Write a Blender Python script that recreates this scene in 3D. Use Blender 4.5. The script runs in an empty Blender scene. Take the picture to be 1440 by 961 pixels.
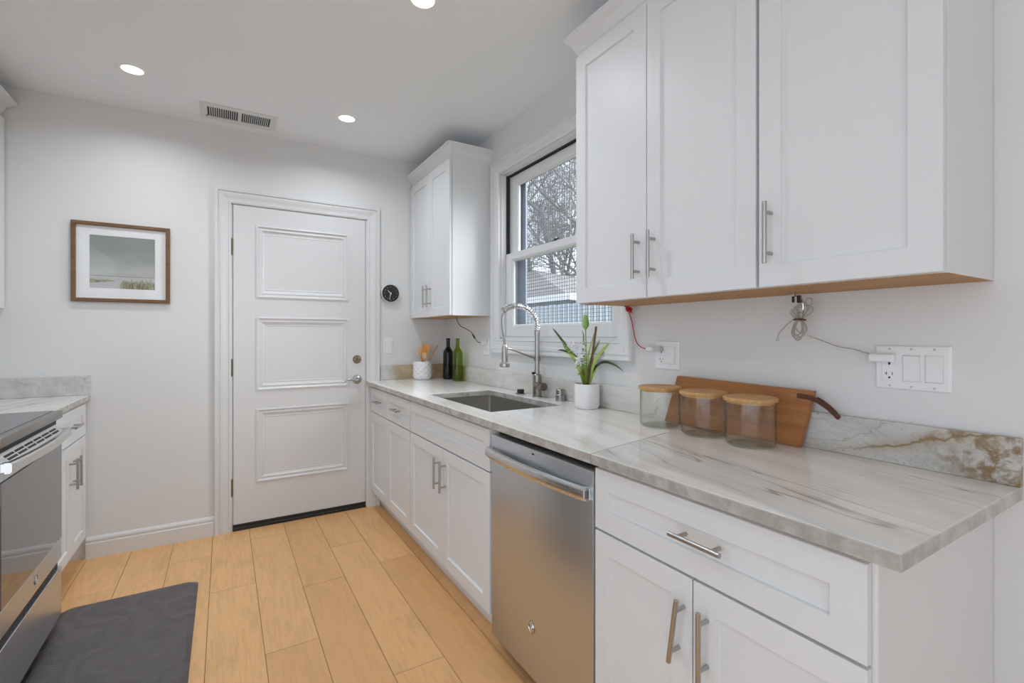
import bpy, bmesh, math, random
from mathutils import Vector, Matrix
C = bpy.context.scene
COL = C.collection
PI = math.pi

# ---------------------------------------------------------------- camera, world, lights
XR, YB, ZC = 1.5014, 3.4935, 2.555          # right wall, back wall, ceiling
XL = -1.29                                   # left wall
YR = -3.2                                    # rear of the open-plan room
cam = bpy.data.cameras.new('camera'); co = bpy.data.objects.new('camera', cam); COL.objects.link(co)
co.location = (0, 0, 1.2478); co.rotation_euler = (PI / 2, 0, -.5448)
cam.sensor_width = 36; cam.lens = 667.16 / 1440 * 36; cam.shift_y = -9.4 / 1440
cam.clip_start = .02; cam.clip_end = 200
C.camera = co
C.view_settings.view_transform = 'Standard'; C.view_settings.look = 'None'
C.view_settings.exposure = 0.03; C.view_settings.gamma = 1; C.view_settings.use_curve_mapping = False
w = bpy.data.worlds.new('overcast_sky'); C.world = w; w.use_nodes = True
w.node_tree.nodes['Background'].inputs[0].default_value = (.86, .95, 1.07, 1)
w.node_tree.nodes['Background'].inputs[1].default_value = 1.65
C.cycles.max_bounces = 12; C.cycles.diffuse_bounces = 9; C.cycles.glossy_bounces = 5
C.cycles.transparent_max_bounces = 24; C.cycles.sample_clamp_indirect = 4
C.cycles.use_denoising = True

def area(name, loc, rot, size, power, color=(1, 1, 1), sy=None, disk=False, spread=PI):
    l = bpy.data.lights.new(name, 'AREA'); l.energy = power; l.color = color; l.size = size
    l.shape = 'DISK' if disk else ('RECTANGLE' if sy else 'SQUARE')
    if sy: l.size_y = sy
    l.spread = spread
    o = bpy.data.objects.new(name, l); COL.objects.link(o); o.location = loc; o.rotation_euler = rot
    return o
# daylight: the sky enters by the kitchen window and by two unseen openings added to the room for fill light;
# a broad sun lamp is added over the window side to strengthen its daylight
sun = bpy.data.lights.new('added_window_sun', 'SUN'); sun.energy = 8; sun.angle = 1.0; sun.color = (.93, .97, 1)
so_ = bpy.data.objects.new('added_window_sun', sun); COL.objects.link(so_)
so_.rotation_euler = Vector((.72, -.50, .50)).to_track_quat('Z', 'Y').to_euler()
CANS = [(-.387, 2.958), (.63, 2.958), (.66, 1.757)]
CANS_OUT = [(-.387, 1.757)]
CAN_W = 4.2
for x, y in CANS_OUT:      # the downlight of the same grid just outside the frame
    area('downlight_lamp', (x, y, ZC - .012), (0, 0, 0), .09, CAN_W, (.90, .965, 1.03), disk=True, spread=2.7)

# ---------------------------------------------------------------- materials
MATS = {}
def mat(name, col, rough=.5, metal=0., spec=.5, coat=0., bump=None, trans=0., sss=0.):
    m = bpy.data.materials.new(name); m.use_nodes = True
    b = m.node_tree.nodes['Principled BSDF']
    b.inputs['Base Color'].default_value = (*col, 1); b.inputs['Roughness'].default_value = rough
    b.inputs['Metallic'].default_value = metal; b.inputs['Specular IOR Level'].default_value = spec
    b.inputs['Coat Weight'].default_value = coat
    b.inputs['Transmission Weight'].default_value = trans
    if bump:
        N = NT(m); n = N.noise(bump[0], 4, vec=N.obj()); N.bump(n, bump[1], bump[2] if len(bump) > 2 else .002)
    MATS[name] = m
    return m
class NT:
    def __init__(s, m):
        s.t = m.node_tree; s.b = s.t.nodes.get('Principled BSDF')
    def n(s, kind, **kw):
        x = s.t.nodes.new('ShaderNode' + kind)
        for k, v in kw.items(): setattr(x, k, v)
        return x
    def link(s, a, b): s.t.links.new(a, b)
    def put(s, sock, v):
        if hasattr(v, 'links') or hasattr(v, 'is_linked'): s.link(v, sock)
        else: sock.default_value = v
    def obj(s): return s.n('TexCoord').outputs['Object']
    def pos(s): return s.n('NewGeometry').outputs['Position']
    def mapping(s, vec, scale=(1, 1, 1), rot=(0, 0, 0), loc=(0, 0, 0)):
        m = s.n('Mapping'); s.link(vec, m.inputs[0]); m.inputs['Scale'].default_value = scale
        m.inputs['Rotation'].default_value = rot; m.inputs['Location'].default_value = loc
        return m.outputs[0]
    def noise(s, scale, detail=4, rough=.55, dist=0., vec=None):
        x = s.n('TexNoise'); x.inputs['Scale'].default_value = scale; x.inputs['Detail'].default_value = detail
        x.inputs['Roughness'].default_value = rough; x.inputs['Distortion'].default_value = dist
        if vec is not None: s.link(vec, x.inputs['Vector'])
        return x.outputs[0]
    def math(s, op, a, b=0., c=None, clamp=False):
        x = s.n('Math', operation=op); x.use_clamp = clamp
        s.put(x.inputs[0], a); s.put(x.inputs[1], b)
        if c is not None: s.put(x.inputs[2], c)
        return x.outputs[0]
    def sep(s, vec):
        x = s.n('SeparateXYZ'); s.link(vec, x.inputs[0]); return x.outputs
    def ramp(s, fac, lo, hi, a=0., b=1., smooth=True):
        x = s.n('MapRange', interpolation_type='SMOOTHSTEP' if smooth else 'LINEAR'); s.put(x.inputs[0], fac)
        x.inputs[1].default_value = lo; x.inputs[2].default_value = hi
        x.inputs[3].default_value = a; x.inputs[4].default_value = b
        return x.outputs[0]
    def mix(s, fac, a, b, mode='MIX'):
        x = s.n('Mix', data_type='RGBA', blend_type=mode)
        s.put(x.inputs[0], fac)
        for sock, v in ((x.inputs[6], a), (x.inputs[7], b)):
            if isinstance(v, tuple): sock.default_value = (*v, 1)
            else: s.link(v, sock)
        return x.outputs[2]
    def bump(s, h, strength, dist=.002):
        x = s.n('Bump'); x.inputs['Strength'].default_value = strength; x.inputs['Distance'].default_value = dist
        s.link(h, x.inputs['Height']); s.link(x.outputs[0], s.b.inputs['Normal'])
    def color(s, v): s.link(v, s.b.inputs['Base Color'])

mat('wall_paint', (.71, .715, .715), .55, spec=.3, bump=(90, .04))
mat('ceiling_paint', (.82, .845, .87), .8, spec=.2, bump=(60, .05))
mat('trim_paint', (.69, .695, .70), .32)
mat('cabinet_paint', (.715, .73, .74), .42, spec=.4)
mat('cabinet_inside', (.55, .33, .14), .55)
mat('dark_gap', (.02, .02, .022), .6)
mat('black_rubber', (.012, .012, .013), .5)
mat('nickel', (.46, .45, .435), .32, 1.)
mat('nickel_dark', (.34, .315, .275), .27, 1.)
mat('antique_nickel', (.27, .22, .15), .3, 1.)
mat('bronze_steel', (.30, .23, .16), .35, 1.)
mat('chrome', (.72, .72, .72), .12, 1.)
mat('black_plastic', (.015, .015, .016), .35)
mat('white_plastic', (.80, .81, .82), .3)
mat('grey_plastic', (.52, .52, .53), .4)
mat('lamp_trim', (.85, .85, .85), .4)
mat('ceramic_white', (.82, .82, .82), .25, coat=.3)
mat('ceramic_grey', (.68, .68, .67), .4)
mat('leather', (.10, .035, .018), .5, bump=(300, .3))
mat('red_cord', (.45, .015, .02), .45)
mat('switch_gap', (.20, .20, .20), .6)
mat('white_cord', (.40, .37, .32), .5)
mat('grey_siding', (.34, .38, .42), .7)
mat('fascia_white', (.75, .76, .78), .6)
mat('soil', (.05, .03, .02), .9)
mat('leaf_green', (.16, .27, .035), .45)
mat('leaf_light', (.42, .52, .13), .45)
mat('leaf_dark', (.05, .085, .03), .45)
mat('petal_white', (.80, .79, .82), .6)
mat('bud_green', (.30, .50, .16), .5)
mat('stick_brown', (.17, .075, .03), .6)
mat('bark', (.22, .215, .22), .9, bump=(30, .5, .02))
mat('mat_board', (.80, .81, .82), .7)
mat('lawn', (.10, .13, .06), .95)
mat('wire_dark', (.06, .065, .07), .5)
mat('silver_rim', (.72, .72, .72), .3, .6)
mat('clock_face', (.018, .018, .019), .45)
mat('clock_grey', (.40, .40, .39), .5)
mat('clock_white', (.75, .75, .75), .5)
mat('frame_blue', (.25, .29, .36), .5)

def wood(name, a, b, axis=1, scale=6., stretch=14., rough=.45, bump=.05):
    m = mat(name, a, rough); N = NT(m)
    sc = [stretch] * 3; sc[axis] = 1.
    v = N.mapping(N.obj(), tuple(sc))
    f = N.noise(scale, 6, .6, .6, v)
    N.color(N.mix(N.ramp(f, .3, .7), a, b)); N.bump(f, bump)
    return m
wood('bamboo', (.62, .36, .14), (.50, .26, .09), 0, 7, 16, .45)
wood('board_wood', (.44, .19, .06), (.31, .12, .037), 1, 3, 12, .42)
wood('frame_wood', (.20, .105, .045), (.14, .07, .028), 0, 6, 8, .5)
wood('spoon_wood', (.60, .27, .06), (.48, .19, .04), 2, 6, 10, .55)
wood('spoon_wood_pale', (.64, .42, .22), (.54, .33, .16), 2, 6, 10, .6)
wood('cabinet_ply', (.50, .27, .085), (.40, .20, .06), 1, 3, 10, .55)

def steel(name, col, rough, axis):
    m = mat(name, col, rough, 1.); N = NT(m)
    sc = [900.] * 3; sc[axis] = 6.
    f = N.noise(1., 3, .6, 0, N.mapping(N.pos(), tuple(sc)))
    N.bump(f, .05, .0004)
    N.link(N.ramp(f, .2, .8, rough - .05, rough + .08), m.node_tree.nodes['Principled BSDF'].inputs['Roughness'])
    return m
steel('steel', (.63, .665, .70), .33, 1)
steel('sink_steel', (.50, .48, .45), .34, 1)
steel('steel_dark', (.34, .33, .31), .33, 1)
steel('steel_bright', (.72, .72, .715), .22, 1)

# polished quartzite
def quartzite(name, gold=None, bold=False, streak=1.0, lite=(.80, .795, .775), edge=False, dim=.80):
    m = mat(name, (.7, .7, .68), .1, spec=.5); N = NT(m); P = N.pos()
    sx, sy, sz = N.sep(P)
    wv = N.math('SUBTRACT', sx, N.math('MULTIPLY', sy, .2))
    cb = N.n('CombineXYZ'); N.link(wv, cb.inputs[0]); N.link(sy, cb.inputs[1]); N.link(sz, cb.inputs[2]); V = cb.outputs[0]
    soft = N.noise(1.3, 3, .5, 0, N.mapping(V, (2.2, 1.0, 2.2)))          # gentle waviness shared by all layers
    ww = N.math('ADD', wv, N.math('MULTIPLY', N.math('SUBTRACT', soft, .5), .16))
    cw = N.n('CombineXYZ'); N.link(ww, cw.inputs[0]); N.link(sy, cw.inputs[1]); N.link(sz, cw.inputs[2]); V2 = cw.outputs[0]
    wide = N.noise(1.6, 5, .55, .1, N.mapping(V2, (9, .55, 9)))
    fine = N.noise(3.5, 7, .65, .2, N.mapping(V2, (14, .7, 14), loc=(3, 1, 0)))
    ridge = N.noise(1.0, 5, .55, 0, N.mapping(V2, (6.5, .32, 6.5), loc=(1.3, 2.2, .4)))
    r2 = N.noise(1.0, 4, .55, 0, N.mapping(V2, (4.2, .25, 4.2), loc=(7.3, .2, .9)))
    brk = N.noise(3, 3, .5, 0, N.mapping(V2, (2, 1.4, 2), loc=(4, 4, 4)))
    col = N.mix(N.ramp(wide, .36, .66, 0, .85), lite, tuple(c * dim for c in lite))
    col = N.mix(N.math('MULTIPLY', N.ramp(fine, .54, .76), .32 * streak), col, tuple(c * .58 for c in lite))
    tan = N.noise(.9, 3, .5, 0, N.mapping(V2, (4, .5, 4), loc=(5, 5, 5)))
    col = N.mix(N.math('MULTIPLY', N.ramp(tan, .52, .7), .45), col, (lite[0] * .92, lite[1] * .84, lite[2] * .68))
    keep = N.ramp(brk, .40, .56)
    d1 = N.math('ABSOLUTE', N.math('SUBTRACT', ridge, .5))
    col = N.mix(N.math('MULTIPLY', N.ramp(d1, .0, .006, .7 * streak, 0), keep), col, (.27, .26, .24))
    col = N.mix(N.ramp(d1, .0, .035, .16 * streak, 0), col, (.42, .40, .36))
    d2 = N.math('ABSOLUTE', N.math('SUBTRACT', r2, .52))
    col = N.mix(N.math('MULTIPLY', N.ramp(d2, .0, .005, .85 * streak, 0), N.ramp(brk, .62, .45)), col, (.33, .29, .235))
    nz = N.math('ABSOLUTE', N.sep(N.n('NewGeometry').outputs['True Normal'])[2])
    if edge:   # cut edge: taupe stone, with its lower light put into the colour too
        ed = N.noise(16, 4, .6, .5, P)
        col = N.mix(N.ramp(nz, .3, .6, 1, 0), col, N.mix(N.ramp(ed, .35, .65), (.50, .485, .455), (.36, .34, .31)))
    speck = N.noise(130, 2, .6, 0, P)
    col = N.mix(N.ramp(speck, .5, .8, 0, .15), col, (.80, .79, .77), 'MIX')
    if gold:      # a natural golden band of the stone; gold = (axis, centre, half width)
        ax, c0, hw = gold
        a = N.math('ABSOLUTE', N.math('SUBTRACT', (sx, sy, sz)[ax], c0))
        g = N.noise(9, 5, .6, .8, P)
        f = N.ramp(N.math('ADD', a, N.math('MULTIPLY', N.math('SUBTRACT', g, .5), .12)), hw - .05, hw + .05, .85, 0)
        col = N.mix(f, col, N.mix(N.ramp(g, .35, .65), (.50, .38, .20), (.36, .26, .13)))
    if bold:      # the brown vein and the rust-coloured patch at the near end
        g = N.noise(14, 6, .62, .6, P)
        gg = N.noise(30, 5, .65, .4, P)
        line = N.math('ADD', N.math('MULTIPLY', N.math('SUBTRACT', sy, .56), -.32), .957)
        wob = N.math('MULTIPLY', N.math('SUBTRACT', g, .5), .055)
        dd = N.math('ABSOLUTE', N.math('SUBTRACT', N.math('ADD', sz, wob), line))
        up = N.ramp(sy, .55, .66, 1, .25)
        col = N.mix(N.math('MULTIPLY', N.ramp(dd, .0008, .006, .9, 0), up), col, (.13, .085, .035))
        col = N.mix(N.math('MULTIPLY', N.ramp(dd, .002, .03, .5, 0), up), col, (.40, .30, .17))
        near = N.ramp(N.math('ADD', sy, N.math('MULTIPLY', N.math('SUBTRACT', g, .5), .30)), .34, .50, 1, 0)
        col = N.mix(N.math('MULTIPLY', near, N.ramp(gg, .38, .60)), col, (.235, .16, .075))
        dk = N.noise(16, 5, .6, 1.2, N.mapping(P, (1, 1, 2.2), rot=(.5, 0, 0)))
        col = N.mix(N.ramp(N.math('ABSOLUTE', N.math('SUBTRACT', dk, .5)), 0, .018, .45, 0), col, (.27, .23, .17))
    N.color(col)
    return m
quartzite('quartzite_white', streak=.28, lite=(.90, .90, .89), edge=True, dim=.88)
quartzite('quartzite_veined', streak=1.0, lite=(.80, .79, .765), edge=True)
quartzite('quartzite_splash', streak=.8, lite=(.60, .595, .58))
quartzite('quartzite_back', gold=(0, 1.33, .26), streak=.9, lite=(.64, .63, .61))
quartzite('quartzite_side', gold=(1, 3.32, .25), streak=.7, lite=(.70, .69, .66))
quartzite('quartzite_bold', bold=True, streak=.6, lite=(.60, .595, .57))

# oak planks: each plank carries its own tone and seed
m = mat('oak_floor', (.6, .4, .22), .36, spec=.4); N = NT(m)
at = N.n('Attribute', attribute_name='tone'); tr, tg, tb = N.n('SeparateColor'), None, None
N.link(at.outputs['Color'], tr.inputs[0]); tone, seed = tr.outputs[0], tr.outputs[1]
cb = N.n('CombineXYZ'); N.link(N.math('MULTIPLY', seed, 40), cb.inputs[0]); N.link(N.math('MULTIPLY', seed, 17), cb.inputs[1])
va = N.n('VectorMath', operation='ADD'); N.link(N.obj(), va.inputs[0]); N.link(cb.outputs[0], va.inputs[1]); V = va.outputs[0]
gr = N.noise(5, 8, .65, 1.2, N.mapping(V, (9, .9, 1)))
gr2 = N.noise(14, 6, .7, .3, N.mapping(V, (18, .8, 1)))
blot = N.noise(3.2, 3, .5, .4, N.mapping(V, (2.2, .9, 1)))
col = N.mix(tone, (.80, .475, .215), (.70, .395, .17))
col = N.mix(N.ramp(gr, .42, .72, 0, .5), col, (.56, .30, .12))
col = N.mix(N.ramp(gr2, .5, .8, 0, .45), col, (.52, .28, .11))
col = N.mix(N.ramp(blot, .5, .75, 0, .5), col, (.58, .33, .145))
vo = N.n('TexVoronoi'); vo.inputs['Scale'].default_value = 1.0
N.link(N.mapping(V, (3.4, 1.6, 1)), vo.inputs['Vector'])
col = N.mix(N.ramp(vo.outputs['Distance'], .0, .10, .55, 0), col, (.30, .16, .07))
N.color(col); N.bump(gr2, .06, .001)
mat('seam_brown', (.20, .12, .06), .7)

# embossed anti-fatigue mat
m = mat('mat_vinyl', (.098, .088, .094), .42, spec=.5); N = NT(m)
f = N.noise(5.5, 3, .5, 2.6, N.obj()); wv = N.n('TexWave'); wv.inputs['Scale'].default_value = 2.2
wv.inputs['Distortion'].default_value = 16; wv.inputs['Detail'].default_value = 2; wv.inputs['Detail Scale'].default_value = 1.6
N.link(N.obj(), wv.inputs[0]); h = N.math('ADD', wv.outputs['Fac'], N.noise(120, 2, .5, 0, N.obj()))
N.bump(h, .5, .004); N.link(N.ramp(wv.outputs['Fac'], .3, .8, .36, .5), N.b.inputs['Roughness'])

# glass (thin panes and jar walls): clear, Fresnel reflection
def thin_glass(name, tint=(1, 1, 1), ior=1.45, rough=.0, gain=1., edge=None):
    m = bpy.data.materials.new(name); m.use_nodes = True; t = m.node_tree; N = NT(m)
    t.nodes.remove(N.b); out = t.nodes['Material Output']
    tr = N.n('BsdfTransparent'); tr.inputs[0].default_value = (*tint, 1)
    if edge:
        lw = N.n('LayerWeight'); lw.inputs[0].default_value = .5
        N.link(N.mix(N.math('POWER', lw.outputs['Facing'], 5.), tint, edge), tr.inputs[0])
    gl = N.n('BsdfGlossy'); gl.inputs['Roughness'].default_value = rough
    fr = N.n('Fresnel'); fr.inputs[0].default_value = ior
    mx = N.n('MixShader'); ge = N.n('NewGeometry')
    N.link(N.math('MULTIPLY', N.math('MULTIPLY', fr.outputs[0], gain, clamp=True), N.math('SUBTRACT', 1, ge.outputs['Backfacing'])), mx.inputs[0])
    N.link(tr.outputs[0], mx.inputs[1]); N.link(gl.outputs[0], mx.inputs[2]); N.link(mx.outputs[0], out.inputs[0])
    MATS[name] = m
thin_glass('pane_glass')
thin_glass('jar_glass', (.992, .995, .99), 1.5, .0, 1.25, (.42, .46, .42))
thin_glass('jar_base_glass', (.90, .925, .89), 1.5, .0, 1.1, (.45, .52, .44))
thin_glass('green_glass', (.71, .79, .38), 1.5, .02, 1.)
thin_glass('black_glass', (.36, .31, .33), 1.5, .02, 1.)
m = mat('oven_glass', (.045, .047, .052), .04, spec=.9, coat=.6)
m = mat('cooktop_glass', (.06, .06, .063), .12, spec=.6)
m = mat('lamp_lens', (1, 1, 1), .4); m.node_tree.nodes['Principled BSDF'].inputs['Emission Color'].default_value = (1, .98, .95, 1)
m.node_tree.nodes['Principled BSDF'].inputs['Emission Strength'].default_value = 4
m = mat('shingles', (.25, .24, .24), .9); N = NT(m)
br = N.n('TexBrick'); br.inputs['Scale'].default_value = 4.; br.inputs['Color1'].default_value = (.30, .29, .29, 1)
br.inputs['Color2'].default_value = (.20, .195, .20, 1); br.inputs['Mortar'].default_value = (.09, .09, .09, 1)
N.link(N.mapping(N.pos(), (1, 1, 1), (PI / 2, 0, PI / 2)), br.inputs[0]); N.color(br.outputs[0])
m = mat('art_print', (.5, .5, .5), .7); N = NT(m); P = N.obj(); px_, py_, pz_ = N.sep(P)   # local z: 0..0.297, x: 0..0.293
cl = N.noise(4, 4, .55, .3, N.mapping(P, (1, 1, 4)))
sky = N.mix(N.ramp(pz_, .07, .25), (.46, .475, .47), (.26, .275, .27)); sky = N.mix(N.ramp(cl, .45, .7, 0, .35), sky, (.22, .235, .23))
sand = N.mix(N.ramp(cl, .3, .7), (.52, .52, .52), (.42, .42, .42))
col = N.mix(N.ramp(pz_, .0705, .0715), sand, sky)
g1 = N.noise(110, 3, .75, 0, N.mapping(P, (1.4, 1, .12))); g0 = N.noise(9, 2, .5, 0, N.mapping(P, (1, 1, 0)))
# right bank of grass and left bank
hr = N.math('ADD', N.math('MULTIPLY', N.ramp(px_, .12, .15), .040), N.math('MULTIPLY', N.math('SUBTRACT', g1, .5), .13))
inr = N.math('MULTIPLY', N.ramp(px_, .125, .14), N.math('LESS_THAN', pz_, N.math('ADD', hr, .006)))
hl = N.math('ADD', N.math('MULTIPLY', N.math('SUBTRACT', g1, .5), .06), N.ramp(px_, 0, .12, .052, .048))
inl = N.math('MULTIPLY', N.ramp(px_, .10, .12, 1, 0), N.math('MULTIPLY', N.math('LESS_THAN', pz_, hl), N.math('GREATER_THAN', pz_, N.ramp(px_, 0, .12, .028, .045, False))))
gc = N.mix(N.ramp(g1, .35, .62), (.10, .10, .05), (.36, .35, .22))
col = N.mix(N.math('MAXIMUM', inr, inl), col, gc)
hz = N.math('ABSOLUTE', N.math('SUBTRACT', pz_, .071)); col = N.mix(N.ramp(hz, .0006, .0022, .9, 0), col, (.16, .17, .17))
N.color(col)

# ---------------------------------------------------------------- mesh helpers
class MB:
    def __init__(s): s.bm = bmesh.new()
    def box(s, x0, x1, y0, y1, z0, z1, bev=0., seg=1):
        r = bmesh.ops.create_cube(s.bm, size=1)['verts']
        for v in r:
            v.co = Vector(((x0 + x1) / 2 + v.co.x * (x1 - x0), (y0 + y1) / 2 + v.co.y * (y1 - y0), (z0 + z1) / 2 + v.co.z * (z1 - z0)))
        if bev:
            es = list({e for v in r for e in v.link_edges})
            bmesh.ops.bevel(s.bm, geom=es, offset=bev, segments=seg, affect='EDGES', profile=.5)
        return s
    def face(s, pts):
        return s.bm.faces.new([s.bm.verts.new(p) for p in pts])
    def loops(s, f, a0, a1, z0, z1, prof, cap=True, back=False):
        """rectangular loops (inset, depth) bridged one to the next; f maps (a, z, d) to the room"""
        L = []
        for i, d in prof:
            L.append([s.bm.verts.new(f(a, z, d)) for a, z in ((a0 + i, z0 + i), (a1 - i, z0 + i), (a1 - i, z1 - i), (a0 + i, z1 - i))])
        for p, q in zip(L, L[1:]):
            for k in range(4): s.bm.faces.new((p[k], p[(k + 1) % 4], q[(k + 1) % 4], q[k]))
        if cap: s.bm.faces.new(L[-1])
        if back: s.bm.faces.new(L[0][::-1])
        return s
    def ring(s, f, a0, a1, z0, z1, prof, closed=True, sides='LTRB'):
        """mitred casing around an opening; prof = (outward, protrusion) points, closed into a solid"""
        L = []
        for o, d in prof:
            if closed: pts = [(a0 - o, z0 - o), (a0 - o, z1 + o), (a1 + o, z1 + o), (a1 + o, z0 - o)]
            else: pts = [(a0 - o, z0), (a0 - o, z1 + o), (a1 + o, z1 + o), (a1 + o, z0)]
            L.append([s.bm.verts.new(f(a, z, d)) for a, z in pts])
        n = len(L)
        for i in range(n):
            p, q = L[i], L[(i + 1) % n]
            for k in range(4 if closed else 3): s.bm.faces.new((p[k], p[(k + 1) % 4], q[(k + 1) % 4], q[k]))
        if not closed:
            s.bm.faces.new([l[0] for l in L]); s.bm.faces.new([l[3] for l in L][::-1])
        return s
    def tube(s, pts, r, n=10, closed=False, flat=None):
        pts = [Vector(p) for p in pts]; m = len(pts)
        rs = r if isinstance(r, (list, tuple)) else [r] * m
        T = []
        for i in range(m):
            a = pts[i - 1] if (i or closed) else pts[0]; b = pts[(i + 1) % m] if (i < m - 1 or closed) else pts[-1]
            t = (b - a); T.append(t.normalized() if t.length > 1e-9 else Vector((0, 0, 1)))
        u = T[0].orthogonal().normalized() if flat is None else (Vector(flat) - T[0] * T[0].dot(Vector(flat))).normalized()
        R = []
        for i in range(m):
            u = (u - T[i] * u.dot(T[i])); u = u.normalized() if u.length > 1e-6 else T[i].orthogonal().normalized()
            v = T[i].cross(u)
            ra = rs[i] if isinstance(rs[i], (list, tuple)) else (rs[i], rs[i])
            R.append([s.bm.verts.new(pts[i] + u * (math.cos(2 * PI * k / n) * ra[0]) + v * (math.sin(2 * PI * k / n) * ra[1])) for k in range(n)])
        for i in range(m - (0 if closed else 1)):
            p, q = R[i], R[(i + 1) % m]
            for k in range(n): s.bm.faces.new((p[k], p[(k + 1) % n], q[(k + 1) % n], q[k]))
        if not closed: s.bm.faces.new(R[0][::-1]); s.bm.faces.new(R[-1])
        return s
    def lathe(s, prof, c=(0, 0, 0), n=40, fn=None, axis='z'):
        c = Vector(c); R = []
        def pt(r, z, k):
            a = 2 * PI * k / n
            if fn: r = fn(r, z, a)
            x, y = r * math.cos(a), r * math.sin(a)
            return c + (Vector((x, y, z)) if axis == 'z' else Vector((z, x, y)) if axis == 'x' else Vector((x, z, y)))
        for r, z in prof:
            if r <= 1e-7: R.append([s.bm.verts.new(pt(0, z, 0))])
            else: R.append([s.bm.verts.new(pt(r, z, k)) for k in range(n)])
        for p, q in zip(R, R[1:]):
            for k in range(n):
                j = (k + 1) % n
                if len(p) == 1 and len(q) == 1: continue
                if len(p) == 1: s.bm.faces.new((p[0], q[j], q[k]))
                elif len(q) == 1: s.bm.faces.new((p[k], p[j], q[0]))
                else: s.bm.faces.new((p[k], p[j], q[j], q[k]))
        return s
    def prism(s, pts, f, d0, d1):
        """outline pts in (a, z), extruded along d by map f"""
        a = [s.bm.verts.new(f(p[0], p[1], d0)) for p in pts]; b = [s.bm.verts.new(f(p[0], p[1], d1)) for p in pts]
        s.bm.faces.new(a[::-1]); s.bm.faces.new(b)
        for k in range(len(pts)):
            j = (k + 1) % len(pts); s.bm.faces.new((a[k], a[j], b[j], b[k]))
        return s
    def strip(s, pts, wd, side, th=.0012):
        """ribbon: pts path, wd widths, side = width direction, with a little thickness"""
        pts = [Vector(p) for p in pts]; side = Vector(side).normalized(); L = []
        for i, p in enumerate(pts):
            a = pts[max(i - 1, 0)]; b = pts[min(i + 1, len(pts) - 1)]; t = (b - a).normalized()
            sd = (side - t * side.dot(t)).normalized(); nn = t.cross(sd)
            h = wd[i] / 2
            L.append([s.bm.verts.new(p + sd * x + nn * y) for x, y in ((-h, 0), (0, -th), (h, 0), (0, th))])
        for p, q in zip(L, L[1:]):
            for k in range(4): s.bm.faces.new((p[k], p[(k + 1) % 4], q[(k + 1) % 4], q[k]))
        s.bm.faces.new(L[0][::-1]); s.bm.faces.new(L[-1])
        return s
    def text(s, txt, size, f, extrude=.0004):
        c = bpy.data.curves.new('t', 'FONT'); c.body = txt; c.size = size; c.align_x = 'CENTER'; c.align_y = 'CENTER'; c.extrude = extrude
        c.resolution_u = 3
        o = bpy.data.objects.new('t', c); COL.objects.link(o)
        dg = bpy.context.evaluated_depsgraph_get(); me = bpy.data.meshes.new_from_object(o.evaluated_get(dg))
        me.transform(Matrix.Identity(4))
        vs = [s.bm.verts.new(f(v.co.x, v.co.y, v.co.z)) for v in me.vertices]
        for p in me.polygons:
            try: s.bm.faces.new([vs[i] for i in p.vertices])
            except ValueError: pass
        bpy.data.objects.remove(o); bpy.data.meshes.remove(me); bpy.data.curves.remove(c)
        return s
    def build(s, name, material, parent=None, smooth=False, angle=35, off=None):
        bm = s.bm
        bmesh.ops.recalc_face_normals(bm, faces=bm.faces)
        o3 = Vector(off) if off is not None else None
        root = parent
        while root is not None and root.parent is not None: root = root.parent
        if o3 is None: o3 = root.location.copy() if root is not None else Vector((0, 0, 0))
        if o3.length: bmesh.ops.translate(bm, verts=bm.verts, vec=-o3)
        me = bpy.data.meshes.new(name); bm.to_mesh(me); bm.free()
        me.materials.append(MATS[material])
        if smooth:
            for p in me.polygons: p.use_smooth = True
            try: me.set_sharp_from_angle(angle=math.radians(angle))
            except Exception: pass
        o = bpy.data.objects.new(name, me); COL.objects.link(o)
        if parent is not None: o.parent = parent
        elif off is not None: o.location = o3
        return o

def thing(name, label, cat, loc=(0, 0, 0), group=None, structure=False):
    o = bpy.data.objects.new(name, None); COL.objects.link(o); o.location = loc; o.empty_display_size = .05
    bpy.context.view_layer.update()
    tag(o, label, cat, group)
    if structure: o['kind'] = 'structure'
    return o
def tag(o, label, cat, group=None):
    o['label'] = label; o['category'] = cat
    if group: o['group'] = group
    return o
def struct(o, label, cat):
    o['kind'] = 'structure'; return tag(o, label, cat)
def copy_tree(o, loc, label):
    r = o.copy(); COL.objects.link(r); r.location = loc; r['label'] = label
    def rec(a, b):
        for ch in list(a.children):
            c = ch.copy(); COL.objects.link(c); c.parent = b; rec(ch, c)
    rec(o, r); return r
def facing(kind, at):          # surface maps: (along, height, out)
    if kind == 'R': return lambda a, z, d: Vector((at - d, a, z))
    if kind == 'L': return lambda a, z, d: Vector((at + d, a, z))
    if kind == 'B': return lambda a, z, d: Vector((a, at - d, z))
    if kind == 'C': return lambda a, b, d: Vector((a, b, at - d))
    if kind == 'F': return lambda a, b, d: Vector((a, b, at + d))

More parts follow.
